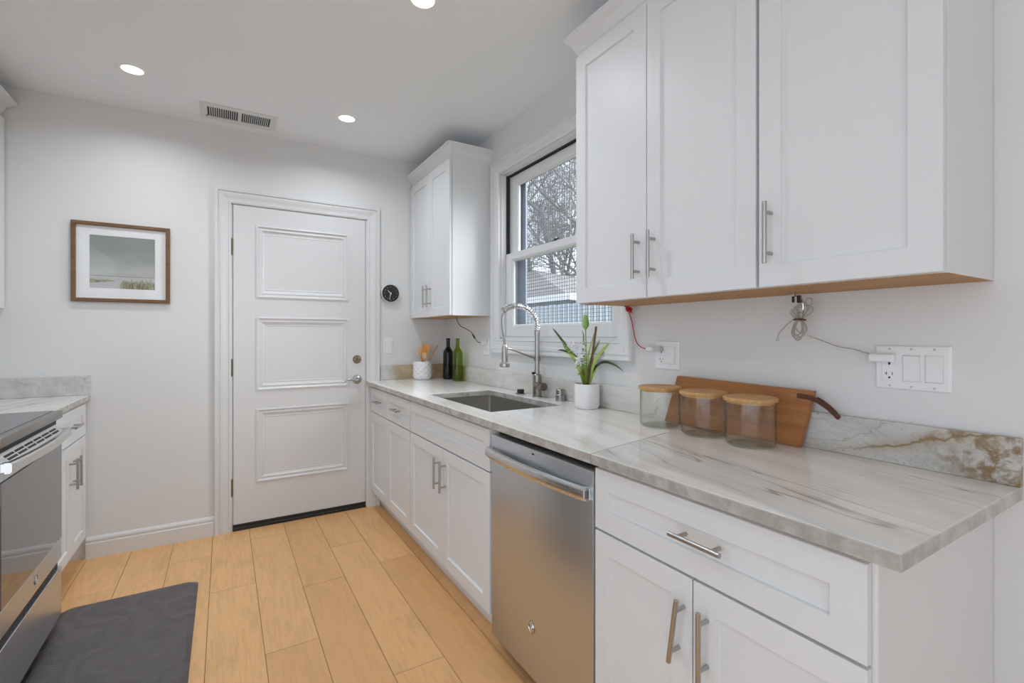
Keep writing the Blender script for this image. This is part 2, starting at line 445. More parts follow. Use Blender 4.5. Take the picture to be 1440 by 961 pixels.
# ---------------------------------------------------------------- room shell
# floor: planks 0.198 m wide running away from the camera
random.seed(4)
fm = MB(); lay = fm.bm.loops.layers.color.new('tone')
known = {0: 2.71, 1: 2.08, 2: 2.54, 3: 1.71, 4: 2.60, 5: 2.26, -1: 1.95, -2: 2.3, -3: 3.0}
x0 = -.062; PW = .1975; g = .0011
for k in range(-7, 9):
    xa = max(x0 + k * PW, XL - .1); xb = min(x0 + (k + 1) * PW, XR + .1)
    if xb - xa < .01: continue
    j = known.get(k, random.uniform(1.6, 2.8)); ys = [j]
    while ys[-1] < YB + .1: ys.append(ys[-1] + 1.22)
    while ys[0] > YR: ys.insert(0, ys[0] - 1.22)
    for a, b in zip(ys, ys[1:]):
        b2 = min(b, YB + .1); a2 = max(a, YR)
        if b2 - a2 < .02: continue
        fc = fm.face([(xa + g, a2 + g, 0), (xb - g, a2 + g, 0), (xb - g, b2 - g, 0), (xa + g, b2 - g, 0)])
        t = (random.random(), random.random(), 0, 1)
        for l in fc.loops: l[lay] = t
for fc in list(fm.bm.faces):
    pass
r = bmesh.ops.extrude_face_region(fm.bm, geom=list(fm.bm.faces))
bmesh.ops.translate(fm.bm, verts=[v for v in r['geom'] if isinstance(v, bmesh.types.BMVert)], vec=(0, 0, -.012))
fl = fm.build('floor', 'oak_floor'); struct(fl, 'light oak plank floor', 'floor')
sub = MB().box(XL - .1, XR + .1, YR, YB + .1, -.05, -.004).build('floor_gaps', 'seam_brown', fl)

ce = MB().box(XL - .1, XR + .1, YR, YB + .1, ZC, ZC + .1)
struct(ce.build('ceiling', 'ceiling_paint'), 'flat white ceiling', 'ceiling')
# back wall with the door opening
DX0, DX1, DZ = .036, .884, 2.083
wb = MB(); wb.box(XL - .1, DX0, YB, YB + .12, 0, ZC); wb.box(DX1, XR + .1, YB, YB + .12, 0, ZC); wb.box(DX0, DX1, YB, YB + .12, DZ, ZC)
struct(wb.build('wall_back', 'wall_paint'), 'pale grey back wall with the white door', 'wall')
# right wall with the window opening
WY0, WY1, WZ0, WZ1 = 1.553, 2.615, 1.222, 2.268
wr = MB(); wr.box(XR, XR + .14, YR, WY0, 0, ZC); wr.box(XR, XR + .14, WY1, YB + .12, 0, ZC)
wr.box(XR, XR + .14, WY0, WY1, 0, WZ0); wr.box(XR, XR + .14, WY0, WY1, WZ1, ZC)
struct(wr.build('wall_right', 'wall_paint'), 'pale grey right wall with the window', 'wall')
wl = MB(); wl.box(XL - .12, XL, .9, YB + .12, 0, ZC); wl.box(XL - .12, XL, YR, -2.4, 0, ZC); wl.box(XL - .12, XL, -2.4, .9, 2.35, ZC)  # unseen opening towards the camera, added to let daylight onto the cabinet fronts
struct(wl.build('wall_left', 'wall_paint'), 'pale grey left wall behind the range', 'wall')
wk = MB(); wk.box(XL, -1.15, YR - .12, YR, 0, ZC); wk.box(.2, XR, YR - .12, YR, 0, ZC); wk.box(-1.15, .2, YR - .12, YR, 2.2, ZC)  # unseen wide opening, added to let sky light in
struct(wk.build('wall_rear', 'wall_paint'), 'unseen rear wall with a wide opening added for light, behind the camera', 'wall')
# baseboard on the back wall
bb = MB(); B = facing('B', YB)
prof = [(0, .0), (.017, 0), (.017, .082), (.012, .086), (.012, .094), (.015, .098), (.013, .108), (.007, .116), (0, .118)]
for xa, xb in ((-.66, -.056),):
    a = [bb.bm.verts.new((xa, YB - d, z)) for d, z in prof]; b = [bb.bm.verts.new((xb, YB - d, z)) for d, z in prof]
    bb.bm.faces.new(a); bb.bm.faces.new(b[::-1])
    for k in range(len(prof)): bb.bm.faces.new((a[k], a[(k + 1) % len(prof)], b[(k + 1) % len(prof)], b[k]))
struct(bb.build('baseboard_back', 'trim_paint'), 'white grooved baseboard on the back wall', 'baseboard')
bl = MB().box(XR - .014, XR, YR, .34, 0, .11, .003)
struct(bl.build('baseboard_right', 'trim_paint'), 'white baseboard on the right wall near the camera', 'baseboard')

# door
CAS = [(0, 0), (0, .010), (.012, .013), (.016, .010), (.030, .012), (.044, .017), (.058, .020), (.062, .016), (.068, .017), (.072, .025), (.088, .025), (.091, .020), (.091, 0)]
dc = MB().ring(B, DX0, DX1, 0, DZ, CAS, closed=False)
dc.box(DX0 - .002, DX0 + .008, YB, YB + .10, 0, DZ); dc.box(DX1 - .008, DX1 + .002, YB, YB + .10, 0, DZ); dc.box(DX0, DX1, YB, YB + .10, DZ - .004, DZ + .002)
dc.box(DX0 + .008, DX0 + .02, YB + .042, YB + .06, 0, DZ); dc.box(DX1 - .02, DX1 - .008, YB + .042, YB + .06, 0, DZ)
struct(dc.build('trim_1', 'trim_paint'), 'white stepped casing around the door', 'door casing')
door = thing('door_1', 'white three-panel door in the back wall', 'door', (.46, YB, 0), structure=True)
sx0, sx1, sz0, sz1 = .0475, .8725, .038, 2.076
ds = MB(); yf = YB - .001
Bd = facing('B', yf)
PZ = [(.292, .765), (.887, 1.362), (1.490, 1.958)]; pa, pb = .178, .752
ds.box(sx0, sx1, yf + .022, yf + .040, sz0, sz1)
ds.box(sx0, pa, yf, yf + .022, sz0, sz1); ds.box(pb, sx1, yf, yf + .022, sz0, sz1)
zz = [sz0] + [z for p in PZ for z in p] + [sz1]
for k in range(0, len(zz), 2): ds.box(pa, pb, yf, yf + .022, zz[k], zz[k + 1])
for za, zb in PZ:
    ds.loops(Bd, pa, pb, za, zb, [(-.002, -.001), (-.002, .006), (.007, .008), (.011, .002), (.016, -.002), (.030, .001), (.036, -.006), (.048, -.010), (.052, -.008), (.06, -.010)])
ds.build('door_slab', 'trim_paint', door)
for z in (.277, 1.04, 1.807):
    hb = MB(); hb.tube([(.0395, YB - .006, z - .05), (.0395, YB - .006, z + .05)], .0062, 10)
    hb.tube([(.0395, YB - .006, z - .056), (.0395, YB - .006, z - .05)], .0045, 8); hb.tube([(.0395, YB - .006, z + .05), (.0395, YB - .006, z + .055)], .0045, 8)
    hb.box(.0405, .0465, YB - .004, YB, z - .05, z + .05)
    hb.build('hinge', 'antique_nickel', door, smooth=True)
db = MB().lathe([(0, .018), (.010, .018), (.012, .014), (.024, .012), (.029, .006), (.030, 0), (0, 0)], (.814, YB - .001, 1.072), 28, axis='y')
for v in db.bm.verts: v.co.y = 2 * (YB - .001) - v.co.y
dbo = db.build('deadbolt', 'antique_nickel', door, smooth=True)
MB().box(.811, .817, YB - .026, YB - .016, 1.058, 1.088, .002).build('thumb_turn', 'antique_nickel', dbo)
lv = MB().lathe([(0, .020), (.012, .020), (.016, .014), (.028, .010), (.032, .004), (.032, 0), (0, 0)], (.814, YB - .001, .928), 28, axis='y')
for v in lv.bm.verts: v.co.y = 2 * (YB - .001) - v.co.y
lvo = lv.build('door_rosette', 'nickel', door, smooth=True)
MB().tube([(.814, YB - .018, .928), (.814, YB - .045, .928), (.806, YB - .056, .928), (.785, YB - .060, .930), (.755, YB - .058, .934), (.728, YB - .056, .930), (.708, YB - .054, .916)],
          [.010, .0095, .009, .0085, .0075, .0065, .005], 10).build('door_lever', 'nickel', lvo, smooth=True)
sw = MB(); sw.box(.045, .875, YB - .012, YB + .04, 0, .020, .003); sw.box(.045, .875, YB - .006, YB + .02, .020, .040, .002)
sw.build('threshold', 'black_rubber', door)

# ---------------------------------------------------------------- window
win = thing('window_1', 'white double-hung window over the sink', 'window', (XR, 2.08, WZ0), structure=True)
Rw = facing('R', XR)
CW = [(0, 0), (0, .018), (.010, .021), (.014, .017), (.040, .019), (.046, .024), (.060, .026), (.066, .022), (.072, .022), (.078, .030), (.086, .030), (.090, .022), (.090, 0)]
MB().ring(Rw, WY0, WY1, WZ0, WZ1, CW).build('casing', 'trim_paint', win)
j = MB(); xo = XR + .13
j.box(XR, xo, WY0, WY0 + .010, WZ0, WZ1); j.box(XR, xo, WY1 - .010, WY1, WZ0, WZ1)
j.box(XR, xo, WY0, WY1, WZ0, WZ0 + .012); j.box(XR, xo, WY0, WY1, WZ1 - .008, WZ1)
j.build('jamb', 'trim_paint', win)
def sash(name, x0, x1, z0, z1, bl_, br_, bt, bb_):
    s = MB(); ya, yb = WY0 + .012, WY1 - .012
    s.box(x0, x1, ya, ya + br_, z0, z1, .002); s.box(x0, x1, yb - bl_, yb, z0, z1, .002)
    s.box(x0, x1, ya + br_, yb - bl_, z0, z0 + bb_, .002); s.box(x0, x1, ya + br_, yb - bl_, z1 - bt, z1, .002)
    # glazing bead
    s.ring(facing('R', x0), ya + br_ + .010, yb - bl_ - .010, z0 + bb_ + .010, z1 - bt - .010, [(0, -.014), (.004, -.006), (.012, -.004), (.012, -.014)])
    o = s.build(name, 'trim_paint', win)
    p = MB().box((x0 + x1) / 2, (x0 + x1) / 2 + .004, ya + br_ - .004, yb - bl_ + .004, z0 + bb_ - .004, z1 - bt + .004)
    p.build('pane', 'pane_glass', o)
    return o
zm = 1.758
lo = sash('lower_sash', XR + .030, XR + .058, WZ0 + .014, zm, .072, .072, .042, .066)
up = sash('upper_sash', XR + .062, XR + .094, 1.715, WZ1 - .016, .078, .078, .060, .042)
lk = MB(); lk.box(XR + .034, XR + .054, 2.07, 2.11, zm, zm + .006, .001); lk.tube([(XR + .044, 2.09, zm + .006), (XR + .044, 2.09, zm + .014)], .009, 12); lk.box(XR + .040, XR + .048, 2.055, 2.09, zm + .010, zm + .016, .001)
lk.build('sash_lock', 'black_plastic', lo)
tk = MB(); tk.box(XR + .034, XR + .060, WY0 + .0095, WY0 + .0125, zm, WZ1 - .006); tk.box(XR + .034, XR + .060, WY1 - .0125, WY1 - .0095, zm, WZ1 - .008)
tk.box(XR + .046, XR + .128, WY0 + .010, WY1 - .010, WZ1 - .0125, WZ1 - .0075)
tk.build('dark_track', 'dark_gap', win)
sf = MB(); ya, yb = WY0 + .012, WY1 - .012; xs = XR + .116
for a, b, c_, d in ((ya, ya + .085, WZ0 + .012, WZ1 - .01), (yb - .10, yb, WZ0 + .012, WZ1 - .01), (ya, yb, WZ0 + .012, WZ0 + .05), (ya, yb, WZ1 - .06, WZ1 - .01)):
    sf.box(xs, xs + .012, a, b, c_, d, .001)
scr = sf.build('screen_frame', 'frame_blue', win)
wm = MB(); random.seed(2)
y = ya + .085
while y < yb - .10:
    wm.box(xs + .004, xs + .0052, y - .0012, y + .0012, WZ0 + .05, WZ1 - .06); y += .022
z = WZ0 + .06
while z < zm - .02:
    wm.box(xs + .0052, xs + .0062, ya + .085, yb - .10, z - .0010, z + .0010); z += .020
wm.build('screen_mesh', 'wire_dark', scr)

# ---------------------------------------------------------------- cabinets
def pull(m, p0, p1, out, r=.0058, so=.032):
    p0, p1, out = Vector(p0), Vector(p1), Vector(out); d = (p1 - p0)
    m.tube([p0 + out * so, p1 + out * so], r, 14)
    for t in (.17, .83): m.tube([p0 + d * t, p0 + d * t + out * so], r * .85, 10)
    return m
SH = lambda fr, t=.019: [(0, .0025), (0, t - .0015), (.0015, t), (fr - .001, t), (fr, t - .001), (fr + .0015, t - .0085), (fr + .004, t - .009)]
def front(root, f, a0, a1, z0, z1, name, out, handle=None, fr=.057, lab=None):
    o = MB().loops(f, a0, a1, z0, z1, SH(fr), back=True).build(name, 'cabinet_paint', root)
    if handle:
        (ha, hz), (hb, hz2) = handle
        pull(MB(), f(ha, hz, .0185), f(hb, hz2, .0185), out).build('handle', 'nickel', o, smooth=True)
    return o
NX = (-1, 0, 0); PX = (1, 0, 0)
# --- base run on the right: carcass front x=.925, door faces x=.906
FX = .925; fR = facing('R', FX)
def base(name, label, y0, y1, fronts, z1=.883, end=False):
    t = thing(name, label, 'cabinet', (1.2, (y0 + y1) / 2, 0), 'white base cabinets on the right')
    b = MB(); th = .018
    b.box(FX, XR - .002, y0, y0 + th, .098, z1); b.box(FX, XR - .002, y1 - th, y1, .098, z1)
    b.box(FX, XR - .002, y0 + th, y1 - th, .098, .116); b.box(XR - .008, XR - .002, y0 + th, y1 - th, .116, z1)
    b.box(FX, FX + .019, y0 + th, y1 - th, .845, z1); b.box(FX, FX + .019, y0 + th, y1 - th, .675, .715)
    b.box(FX, FX + .019, y0 + th, y1 - th, .116, .140); ym = (y0 + y1) / 2
    b.box(FX, FX + .019, ym - .03, ym + .03, .140, .675)
    b.build('body', 'cabinet_paint', t)
    MB().box(.985, 1.0, y0, y1, 0, .098).build('toe_kick', 'cabinet_paint', t)
    if end: MB().box(.985, XR - .002, y0, y0 + .018, 0, .098).build('end_panel', 'cabinet_paint', t)
    for nm, a0, a1, za, zb, h, fr in fronts: front(t, fR, a0, a1, za, zb, nm, NX, h, fr)
    return t
zd0, zd1, zw0, zw1 = .128, .692, .699, .868
def hb_(y, L=.125, z=.787): return ((y - L / 2, z), (y + L / 2, z))
base('base_cabinet', 'white base cabinet beside the door with two small drawers over two handleless doors', 2.622, 3.487, [
    ('drawer', 3.068, 3.478, zw0, zw1, hb_(3.25), .055), ('drawer', 2.627, 3.063, zw0, zw1, hb_(2.84), .055),
    ('door', 3.068, 3.478, zd0, zd1, None, .057), ('door', 2.627, 3.063, zd0, zd1, None, .057)])
base('base_cabinet', 'white sink base cabinet under the steel sink with a blank front over two doors', 1.664, 2.620, [
    ('false_front', 1.670, 2.616, zw0, zw1, None, .055),
    ('door', 2.147, 2.616, zd0, zd1, ((2.182, .494), (2.182, .646)), .057), ('door', 1.670, 2.143, zd0, zd1, ((2.108, .494), (2.108, .646)), .057)])
base('base_cabinet', 'white base cabinet nearest the camera with one wide drawer over two doors', .357, 1.042, [
    ('drawer', .366, 1.037, zw0, zw1, hb_(.682, .132, .790), .057),
    ('door', .709, 1.037, zd0, zd1, ((.748, .494), (.726, .646)), .057), ('door', .366, .705, zd0, zd1, ((.668, .494), (.668, .646)), .057)], end=True)

# --- upper cabinets on the right wall
UX = 1.229; fU = facing('R', UX)
def crown(m, x0, y0, y1, zb, near=False, far=False, p=.046, xw=XR - .002, sgn=1):
    """crown moulding around the top of a wall cabinet: front face x0, ends y0 (near) / y1 (far)"""
    pr = [(0, 0), (.004, 0), (.004, .014), (.009, .018), (.012, .030), (.024, .052), (p - .006, .066), (p - .004, .074), (p, .076), (p, .086), (0, .086)]
    L = []
    for d, z in pr:
        ya, yb = (y0 - d if near else y0), (y1 + d if far else y1)
        pts = []
        if near: pts.append((xw, ya))
        pts += [(x0 - sgn * d, ya), (x0 - sgn * d, yb)]
        if far: pts.append((xw, yb))
        L.append([m.bm.verts.new((x, y, zb + z)) for x, y in pts])
    n = len(L)
    for i in range(n):
        a, b = L[i], L[(i + 1) % n]
        for k in range(len(a) - 1): m.bm.faces.new((a[k], a[k + 1], b[k + 1], b[k]))
    m.bm.faces.new([l[0] for l in L]); m.bm.faces.new([l[-1] for l in L][::-1])
    return m
ZU0, ZU1 = 1.372, 2.366
def upper(name, label, y0, y1, fronts, near, far, grp='white wall cabinets on the right'):
    t = thing(name, label, 'cabinet', (1.35, (y0 + y1) / 2, ZU0), grp)
    b = MB(); th = .018
    b.box(UX, XR - .002, y0, y0 + th, ZU0, ZU1); b.box(UX, XR - .002, y1 - th, y1, ZU0, ZU1)
    b.box(UX, XR - .002, y0 + th, y1 - th, ZU1 - th, ZU1); b.box(UX, UX + .02, y0 + th, y1 - th, ZU0, ZU0 + .04)
    b.box(XR - .008, XR - .002, y0 + th, y1 - th, ZU0 + .03, ZU1 - th)
    b.build('body', 'cabinet_paint', t)
    u = MB(); u.box(UX + .02, XR - .002, y0 + th, y1 - th, ZU0 + .012, ZU0 + .028)
    u.box(XR - .03, XR - .002, y0 + th, y1 - th, ZU0, ZU0 + .012); u.box(UX + .02, XR - .03, y0 + .0185, y0 + .030, ZU0 + .001, ZU0 + .012)
    u.build('underside', 'cabinet_ply', t)['label'] = 'bare plywood underside'
    lip = MB().box(UX, XR - .002, y0, y1, ZU0 - .0012, ZU0).build('bottom_edge', 'cabinet_ply', t)
    for nm, a0, a1, h in fronts: front(t, fU, a0, a1, ZU0 + .001, ZU1 - .004, nm, NX, h)
    crown(MB(), UX, y0, y1, ZU1, near, far, p=.047).build('crown_moulding', 'cabinet_paint', t)
    return t
hz0, hz1 = 1.437, 1.589
upper('wall_cabinet', 'white double-door wall cabinet between the window and the single-door cabinet', .742, 1.502, [
    ('door', 1.129, 1.500, ((1.161, hz0), (1.161, hz1))), ('door', .745, 1.126, ((1.092, hz0), (1.092, hz1)))], False, True)
upper('wall_cabinet', 'white single-door wall cabinet nearest the camera', .357, .740, [
    ('door', .360, .736, ((.702, hz0 - .006), (.702, hz1)))], True, False)
upper('wall_cabinet', 'white narrow wall cabinet in the corner between the door and window', 2.754, 3.490, [
    ('door', 3.110, 3.484, ((3.143, hz0), (3.143, hz1))), ('door', 2.757, 3.107, ((3.074, hz0), (3.074, hz1)))], True, False)

# --- left run
LFX = -.676; fL = facing('L', LFX)
t = thing('base_cabinet', 'white base cabinet on the left between the range and the back wall', 'cabinet', (-.97, 3.1, 0))
MB().box(XL + .002, LFX, 2.715, 3.488, .098, .883, .001).build('body', 'cabinet_paint', t)
MB().box(-.75, -.735, 2.715, 3.488, 0, .098).build('toe_kick', 'cabinet_paint', t)
front(t, fL, 2.885, 3.470, zw0, zw1, 'drawer', PX, ((3.11, .787), (3.25, .787)), .055)
front(t, fL, 3.181, 3.470, zd0, zd1, 'door', PX, ((3.214, .478), (3.214, .632)))
front(t, fL, 2.885, 3.177, zd0, zd1, 'door', PX, ((3.144, .478), (3.144, .632)))
t = thing('wall_cabinet', 'white wall cabinet at the upper left edge above the left counter', 'cabinet', (-1.13, 3.1, 1.385))
MB().box(XL + .002, -.999, 2.715, 3.488, 1.385, 2.38, .001).build('body', 'cabinet_paint', t)
fLU = facing('L', -.999)
front(t, fLU, 3.105, 3.484, 1.386, 2.375, 'door', PX, ((3.139, 1.45), (3.139, 1.6)))
front(t, fLU, 2.719, 3.101, 1.386, 2.375, 'door', PX, ((3.068, 1.45), (3.068, 1.6)))
crown(MB(), -.999, 2.715, 3.488, 2.38, False, False, p=.066, xw=XL + .002, sgn=-1).build('crown_moulding', 'cabinet_paint', t)

# ---------------------------------------------------------------- worktops, backsplashes
CF, YN, CT = .8802, .3093, .914
def slab(grid, skip, z0, z1, bev=.003):
    m = MB(); V = [[m.bm.verts.new((x, y, z1)) for x, y in row] for row in grid]
    for i in range(len(V) - 1):
        for k in range(len(V[0]) - 1):
            if (i, k) in skip: continue
            m.bm.faces.new((V[i][k], V[i][k + 1], V[i + 1][k + 1], V[i + 1][k]))
    r = bmesh.ops.extrude_face_region(m.bm, geom=list(m.bm.faces))
    bmesh.ops.translate(m.bm, verts=[v for v in r['geom'] if isinstance(v, bmesh.types.BMVert)], vec=(0, 0, z0 - z1))
    bmesh.ops.recalc_face_normals(m.bm, faces=m.bm.faces)
    es = [e for e in m.bm.edges if len(e.link_faces) == 2 and e.calc_face_angle() > 1.2]
    if bev: bmesh.ops.bevel(m.bm, geom=es, offset=bev, segments=2, affect='EDGES', profile=.5)
    return m
SX0, SX1, SY0, SY1 = .985, 1.372, 1.80, 2.52
xsn = [CF, SX0, SX1, XR - .001]
seam = lambda x: 1.027 + (x - CF) / (1.4814 - CF) * .125
grid = [[(x, seam(x)) for x in xsn], [(x, SY0) for x in xsn], [(x, SY1) for x in xsn], [(x, YB - .001) for x in xsn]]
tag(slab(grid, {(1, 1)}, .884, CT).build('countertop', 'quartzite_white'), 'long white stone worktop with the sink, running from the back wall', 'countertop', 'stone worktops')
grid = [[(x, YN) for x in xsn], [(x, seam(x) - .0007) for x in xsn]]
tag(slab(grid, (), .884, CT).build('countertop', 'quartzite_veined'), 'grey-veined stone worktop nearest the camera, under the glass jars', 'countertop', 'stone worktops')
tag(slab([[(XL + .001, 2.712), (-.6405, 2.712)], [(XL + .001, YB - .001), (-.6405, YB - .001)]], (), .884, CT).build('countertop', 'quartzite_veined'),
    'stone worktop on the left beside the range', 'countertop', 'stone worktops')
ZS = 1.021
tag(MB().box(XR - .020, XR - .0005, YN, 1.150, CT + .0003, ZS, .0015).build('backsplash', 'quartzite_bold'), 'low stone backsplash with rust brown veins behind the cutting board', 'backsplash', 'stone backsplashes')
tag(MB().box(XR - .020, XR - .0005, 1.1515, YB - .0215, CT + .0003, ZS, .0015).build('backsplash', 'quartzite_side'), 'low stone backsplash behind the faucet and sink', 'backsplash', 'stone backsplashes')
tag(MB().box(.979, XR - .0005, YB - .021, YB - .0005, CT + .0003, ZS, .0015).build('backsplash', 'quartzite_back'), 'short golden stone backsplash on the back wall behind the white crock', 'backsplash', 'stone backsplashes')
tag(MB().box(XL + .0215, -.642, YB - .021, YB - .0005, CT + .0003, ZS, .0015).build('backsplash', 'quartzite_splash'), 'low stone backsplash on the back wall at the left', 'backsplash', 'stone backsplashes')
tag(MB().box(XL + .0005, XL + .021, 2.712, YB - .0005, CT + .0003, ZS, .0015).build('backsplash', 'quartzite_splash'), 'low stone backsplash along the left wall', 'backsplash', 'stone backsplashes')

# ---------------------------------------------------------------- sink, faucet
t = thing('sink', 'undermount stainless steel sink in the white worktop', 'sink', (1.18, 2.16, .66))
s = MB(); e = .004; z0 = .665
def rrect(a0, a1, b0, b1, r, n=5):
    P = []
    for cx, cy, st in ((a1 - r, b1 - r, 0), (a0 + r, b1 - r, 90), (a0 + r, b0 + r, 180), (a1 - r, b0 + r, 270)):
        for k in range(n + 1):
            an = math.radians(st + 90 * k / n); P.append((cx + r * math.cos(an), cy + r * math.sin(an)))
    return P
L = []
for ins, z, r in ((-.02, .8835, .02), (-.004, .8835, .014), (-.004, .87, .014), (-.001, .70, .014), (.006, .680, .02), (.03, .672, .03)):
    L.append([s.bm.verts.new((x, y, z)) for x, y in rrect(SX0 + ins, SX1 - ins, SY0 + ins, SY1 - ins, r)])
for p, q in zip(L, L[1:]):
    for k in range(len(p)): s.bm.faces.new((p[k], p[(k + 1) % len(p)], q[(k + 1) % len(p)], q[k]))
s.bm.faces.new(L[-1])
so = s.build('basin', 'sink_steel', t, smooth=True)
MB().lathe([(0, .0015), (.03, .0015), (.035, .004), (.045, .003), (.045, 0)], (1.22, 2.16, .6725), 28).build('drain', 'chrome', t, smooth=True)

FXp, FYp = 1.440, 2.115
t = thing('faucet', 'tall brushed nickel spring faucet behind the sink', 'faucet', (FXp, FYp, CT))
MB().lathe([(0, 0), (.027, 0), (.027, .006), (.0235, .008), (.0235, .118), (.021, .121), (0, .121)], (FXp, FYp, CT), 32).build('body', 'nickel_dark', t, smooth=True)
# mixer barrel pointing towards the camera side, with its lever
hm = MB().tube([(FXp, FYp, CT + .062), (FXp - .006, FYp - .030, CT + .062), (FXp - .018, FYp - .088, CT + .062)], .0205, 24)
ho = hm.build('mixer_barrel', 'nickel_dark', t, smooth=True)
MB().tube([(FXp - .0182, FYp - .0885, CT + .062), (FXp - .0185, FYp - .091, CT + .062)], .0185, 24).build('barrel_cap', 'bronze_steel', ho, smooth=True)
lv = MB().tube([(FXp - .010, FYp - .050, CT + .068), (FXp - .052, FYp - .032, CT + .078)], [.004, .0035], 8)
lv.build('lever', 'nickel', t, smooth=True)
MB().tube([(FXp - .030, FYp + .006, CT + .128), (FXp - .012, FYp + .002, CT + .128)], .006, 10).build('button', 'black_plastic', t, smooth=True)
MB().lathe([(.016, .121), (.0165, .125), (.0135, .128), (.0135, .330), (.016, .332), (.016, .356), (.012, .358), (0, .358)], (FXp, FYp, CT), 28).build('pole', 'nickel', t, smooth=True)
arc = [(FXp, 1.27), (FXp - .001, 1.30), (FXp - .010, 1.333), (FXp - .030, 1.362), (FXp - .060, 1.384), (FXp - .095, 1.397), (FXp - .130, 1.400), (FXp - .160, 1.396), (FXp - .185, 1.388), (FXp - .203, 1.378)]
def spline(P, n):
    P = [Vector(p) for p in P]; out = []
    for i in range(len(P) - 1):
        p0, p1, p2, p3 = P[max(i - 1, 0)], P[i], P[i + 1], P[min(i + 2, len(P) - 1)]
        for k in range(n):
            q = k / n
            out.append(.5 * ((2 * p1) + (p2 - p0) * q + (2 * p0 - 5 * p1 + 4 * p2 - p3) * q * q + (3 * p1 - p0 - 3 * p2 + p3) * q ** 3))
    return out + [P[-1]]
A3 = spline([(x, FYp, z) for x, z in arc], 12)
hose = MB().tube(A3, .0075, 10); hoso = hose.build('hose_core', 'chrome', t, smooth=True)
# coil
hel = []; tot = len(A3); turns = 24; N_ = turns * 12
for i in range(N_ + 1):
    q = i / N_ * (tot - 1); k = min(int(q), tot - 2); fq = q - k
    p = A3[k].lerp(A3[k + 1], fq); tg_ = (A3[k + 1] - A3[k]).normalized(); u = Vector((0, 1, 0)); v = tg_.cross(u)
    an = 2 * PI * turns * i / N_; hel.append(p + (u * math.cos(an) + v * math.sin(an)) * .0140)
MB().tube(hel, .0029, 6).build('spring', 'chrome', t, smooth=True)
MB().tube([A3[-4], A3[-1], A3[-1] + (A3[-1] - A3[-4]).normalized() * .010], .016, 20).build('spring_collar', 'nickel', t, smooth=True)
xe = A3[-1].x
hs = spline([A3[-1], (xe - .012, FYp, 1.345), (xe - .012, FYp, 1.29), (xe - .004, FYp, 1.235), (xe, FYp, 1.195)], 8)
MB().tube(hs, .0062, 12).build('hose', 'steel_dark', t, smooth=True)
MB().lathe([(0, .115), (.009, .115), (.0135, .108), (.0155, .10), (.0165, .03), (.017, .024), (.026, .018), (.027, .004), (.024, 0), (0, 0)], (xe, FYp, 1.082), 28).build('spray_head', 'nickel', t, smooth=True)
ck = MB(); ck.tube([(FXp, FYp, 1.108), (FXp, FYp, 1.132)], .018, 24)
ck.tube([(FXp - .016, FYp, 1.122), (xe + .045, FYp, 1.172)], .0052, 10); ck.tube([(xe + .045, FYp, 1.172), (xe + .018, FYp, 1.178)], .004, 8)
ck.build('holder_arm', 'steel_dark', t, smooth=True)
t = thing('air_gap_cap', 'short brushed nickel air gap cap to the right of the faucet', 'cap', (1.452, 1.925, CT))
MB().lathe([(0, 0), (.026, 0), (.026, .004), (.0245, .006), (.0245, .030), (.021, .034)], (1.452, 1.925, CT), 28).build('collar', 'steel_dark', t, smooth=True)
MB().lathe([(.0205, .030), (.0205, .056), (.018, .059), (0, .059)], (1.452, 1.925, CT), 28).build('cap', 'nickel_dark', t, smooth=True)
t = thing('disposal_button', 'black disposal button on a dark oval plate left of the faucet', 'button', (1.428, 2.262, CT))
pl = MB().lathe([(0, .005), (.026, .005), (.029, .003), (.029, 0), (0, 0)], (0, 0, 0), 28)
for v in pl.bm.verts: v.co = Vector((1.428 + v.co.x, 2.262 + v.co.y * 1.15, CT + v.co.z))
pl.build('plate', 'steel_dark', t, smooth=True)
MB().box(1.414, 1.442, 2.246, 2.280, CT + .005, CT + .027, .003, 2).build('button', 'black_plastic', t)

# ---------------------------------------------------------------- emblem (round badge with a curled monogram)
def emblem(f, a, z, r, parent):
    m = MB(); m.loops
    def disk(rad, d0, d1):
        P = [(a + rad * math.cos(2 * PI * k / 28), z + rad * math.sin(2 * PI * k / 28)) for k in range(28)]
        m.prism(P, f, d0, d1)
    disk(r, 0, .0016)
    o = m.build('emblem', 'nickel_dark', parent, smooth=True)
    k = MB()
    k.tube([f(a + r * .86 * math.cos(2 * PI * i / 28), z + r * .86 * math.sin(2 * PI * i / 28), .0018) for i in range(28)], r * .06, 6, closed=True)
    gl = [(-.10, .42), (-.34, .46), (-.50, .20), (-.42, -.06), (-.20, -.02), (-.06, .16), (-.10, -.2), (-.22, -.46), (-.46, -.42), (-.44, -.28)]
    el = [(.44, .40), (.28, .50), (.10, .38), (.12, .14), (.30, .04), (.12, -.04), (.06, -.30), (.22, -.46), (.42, -.38), (.48, -.20)]
    for P in (gl, el): k.tube(spline([f(a + x * r, z + y * r, .0018) for x, y in P], 4), r * .07, 6)
    for q in range(4):
        an = PI / 4 + q * PI / 2
        k.tube(spline([f(a + r * (.70 * math.cos(an + s_)), z + r * (.70 * math.sin(an + s_)), .0018) for s_ in (-.45, -.2, 0, .2, .45)], 2), r * .045, 6)
    k.build('monogram', 'steel_bright', o, smooth=True)
    return o

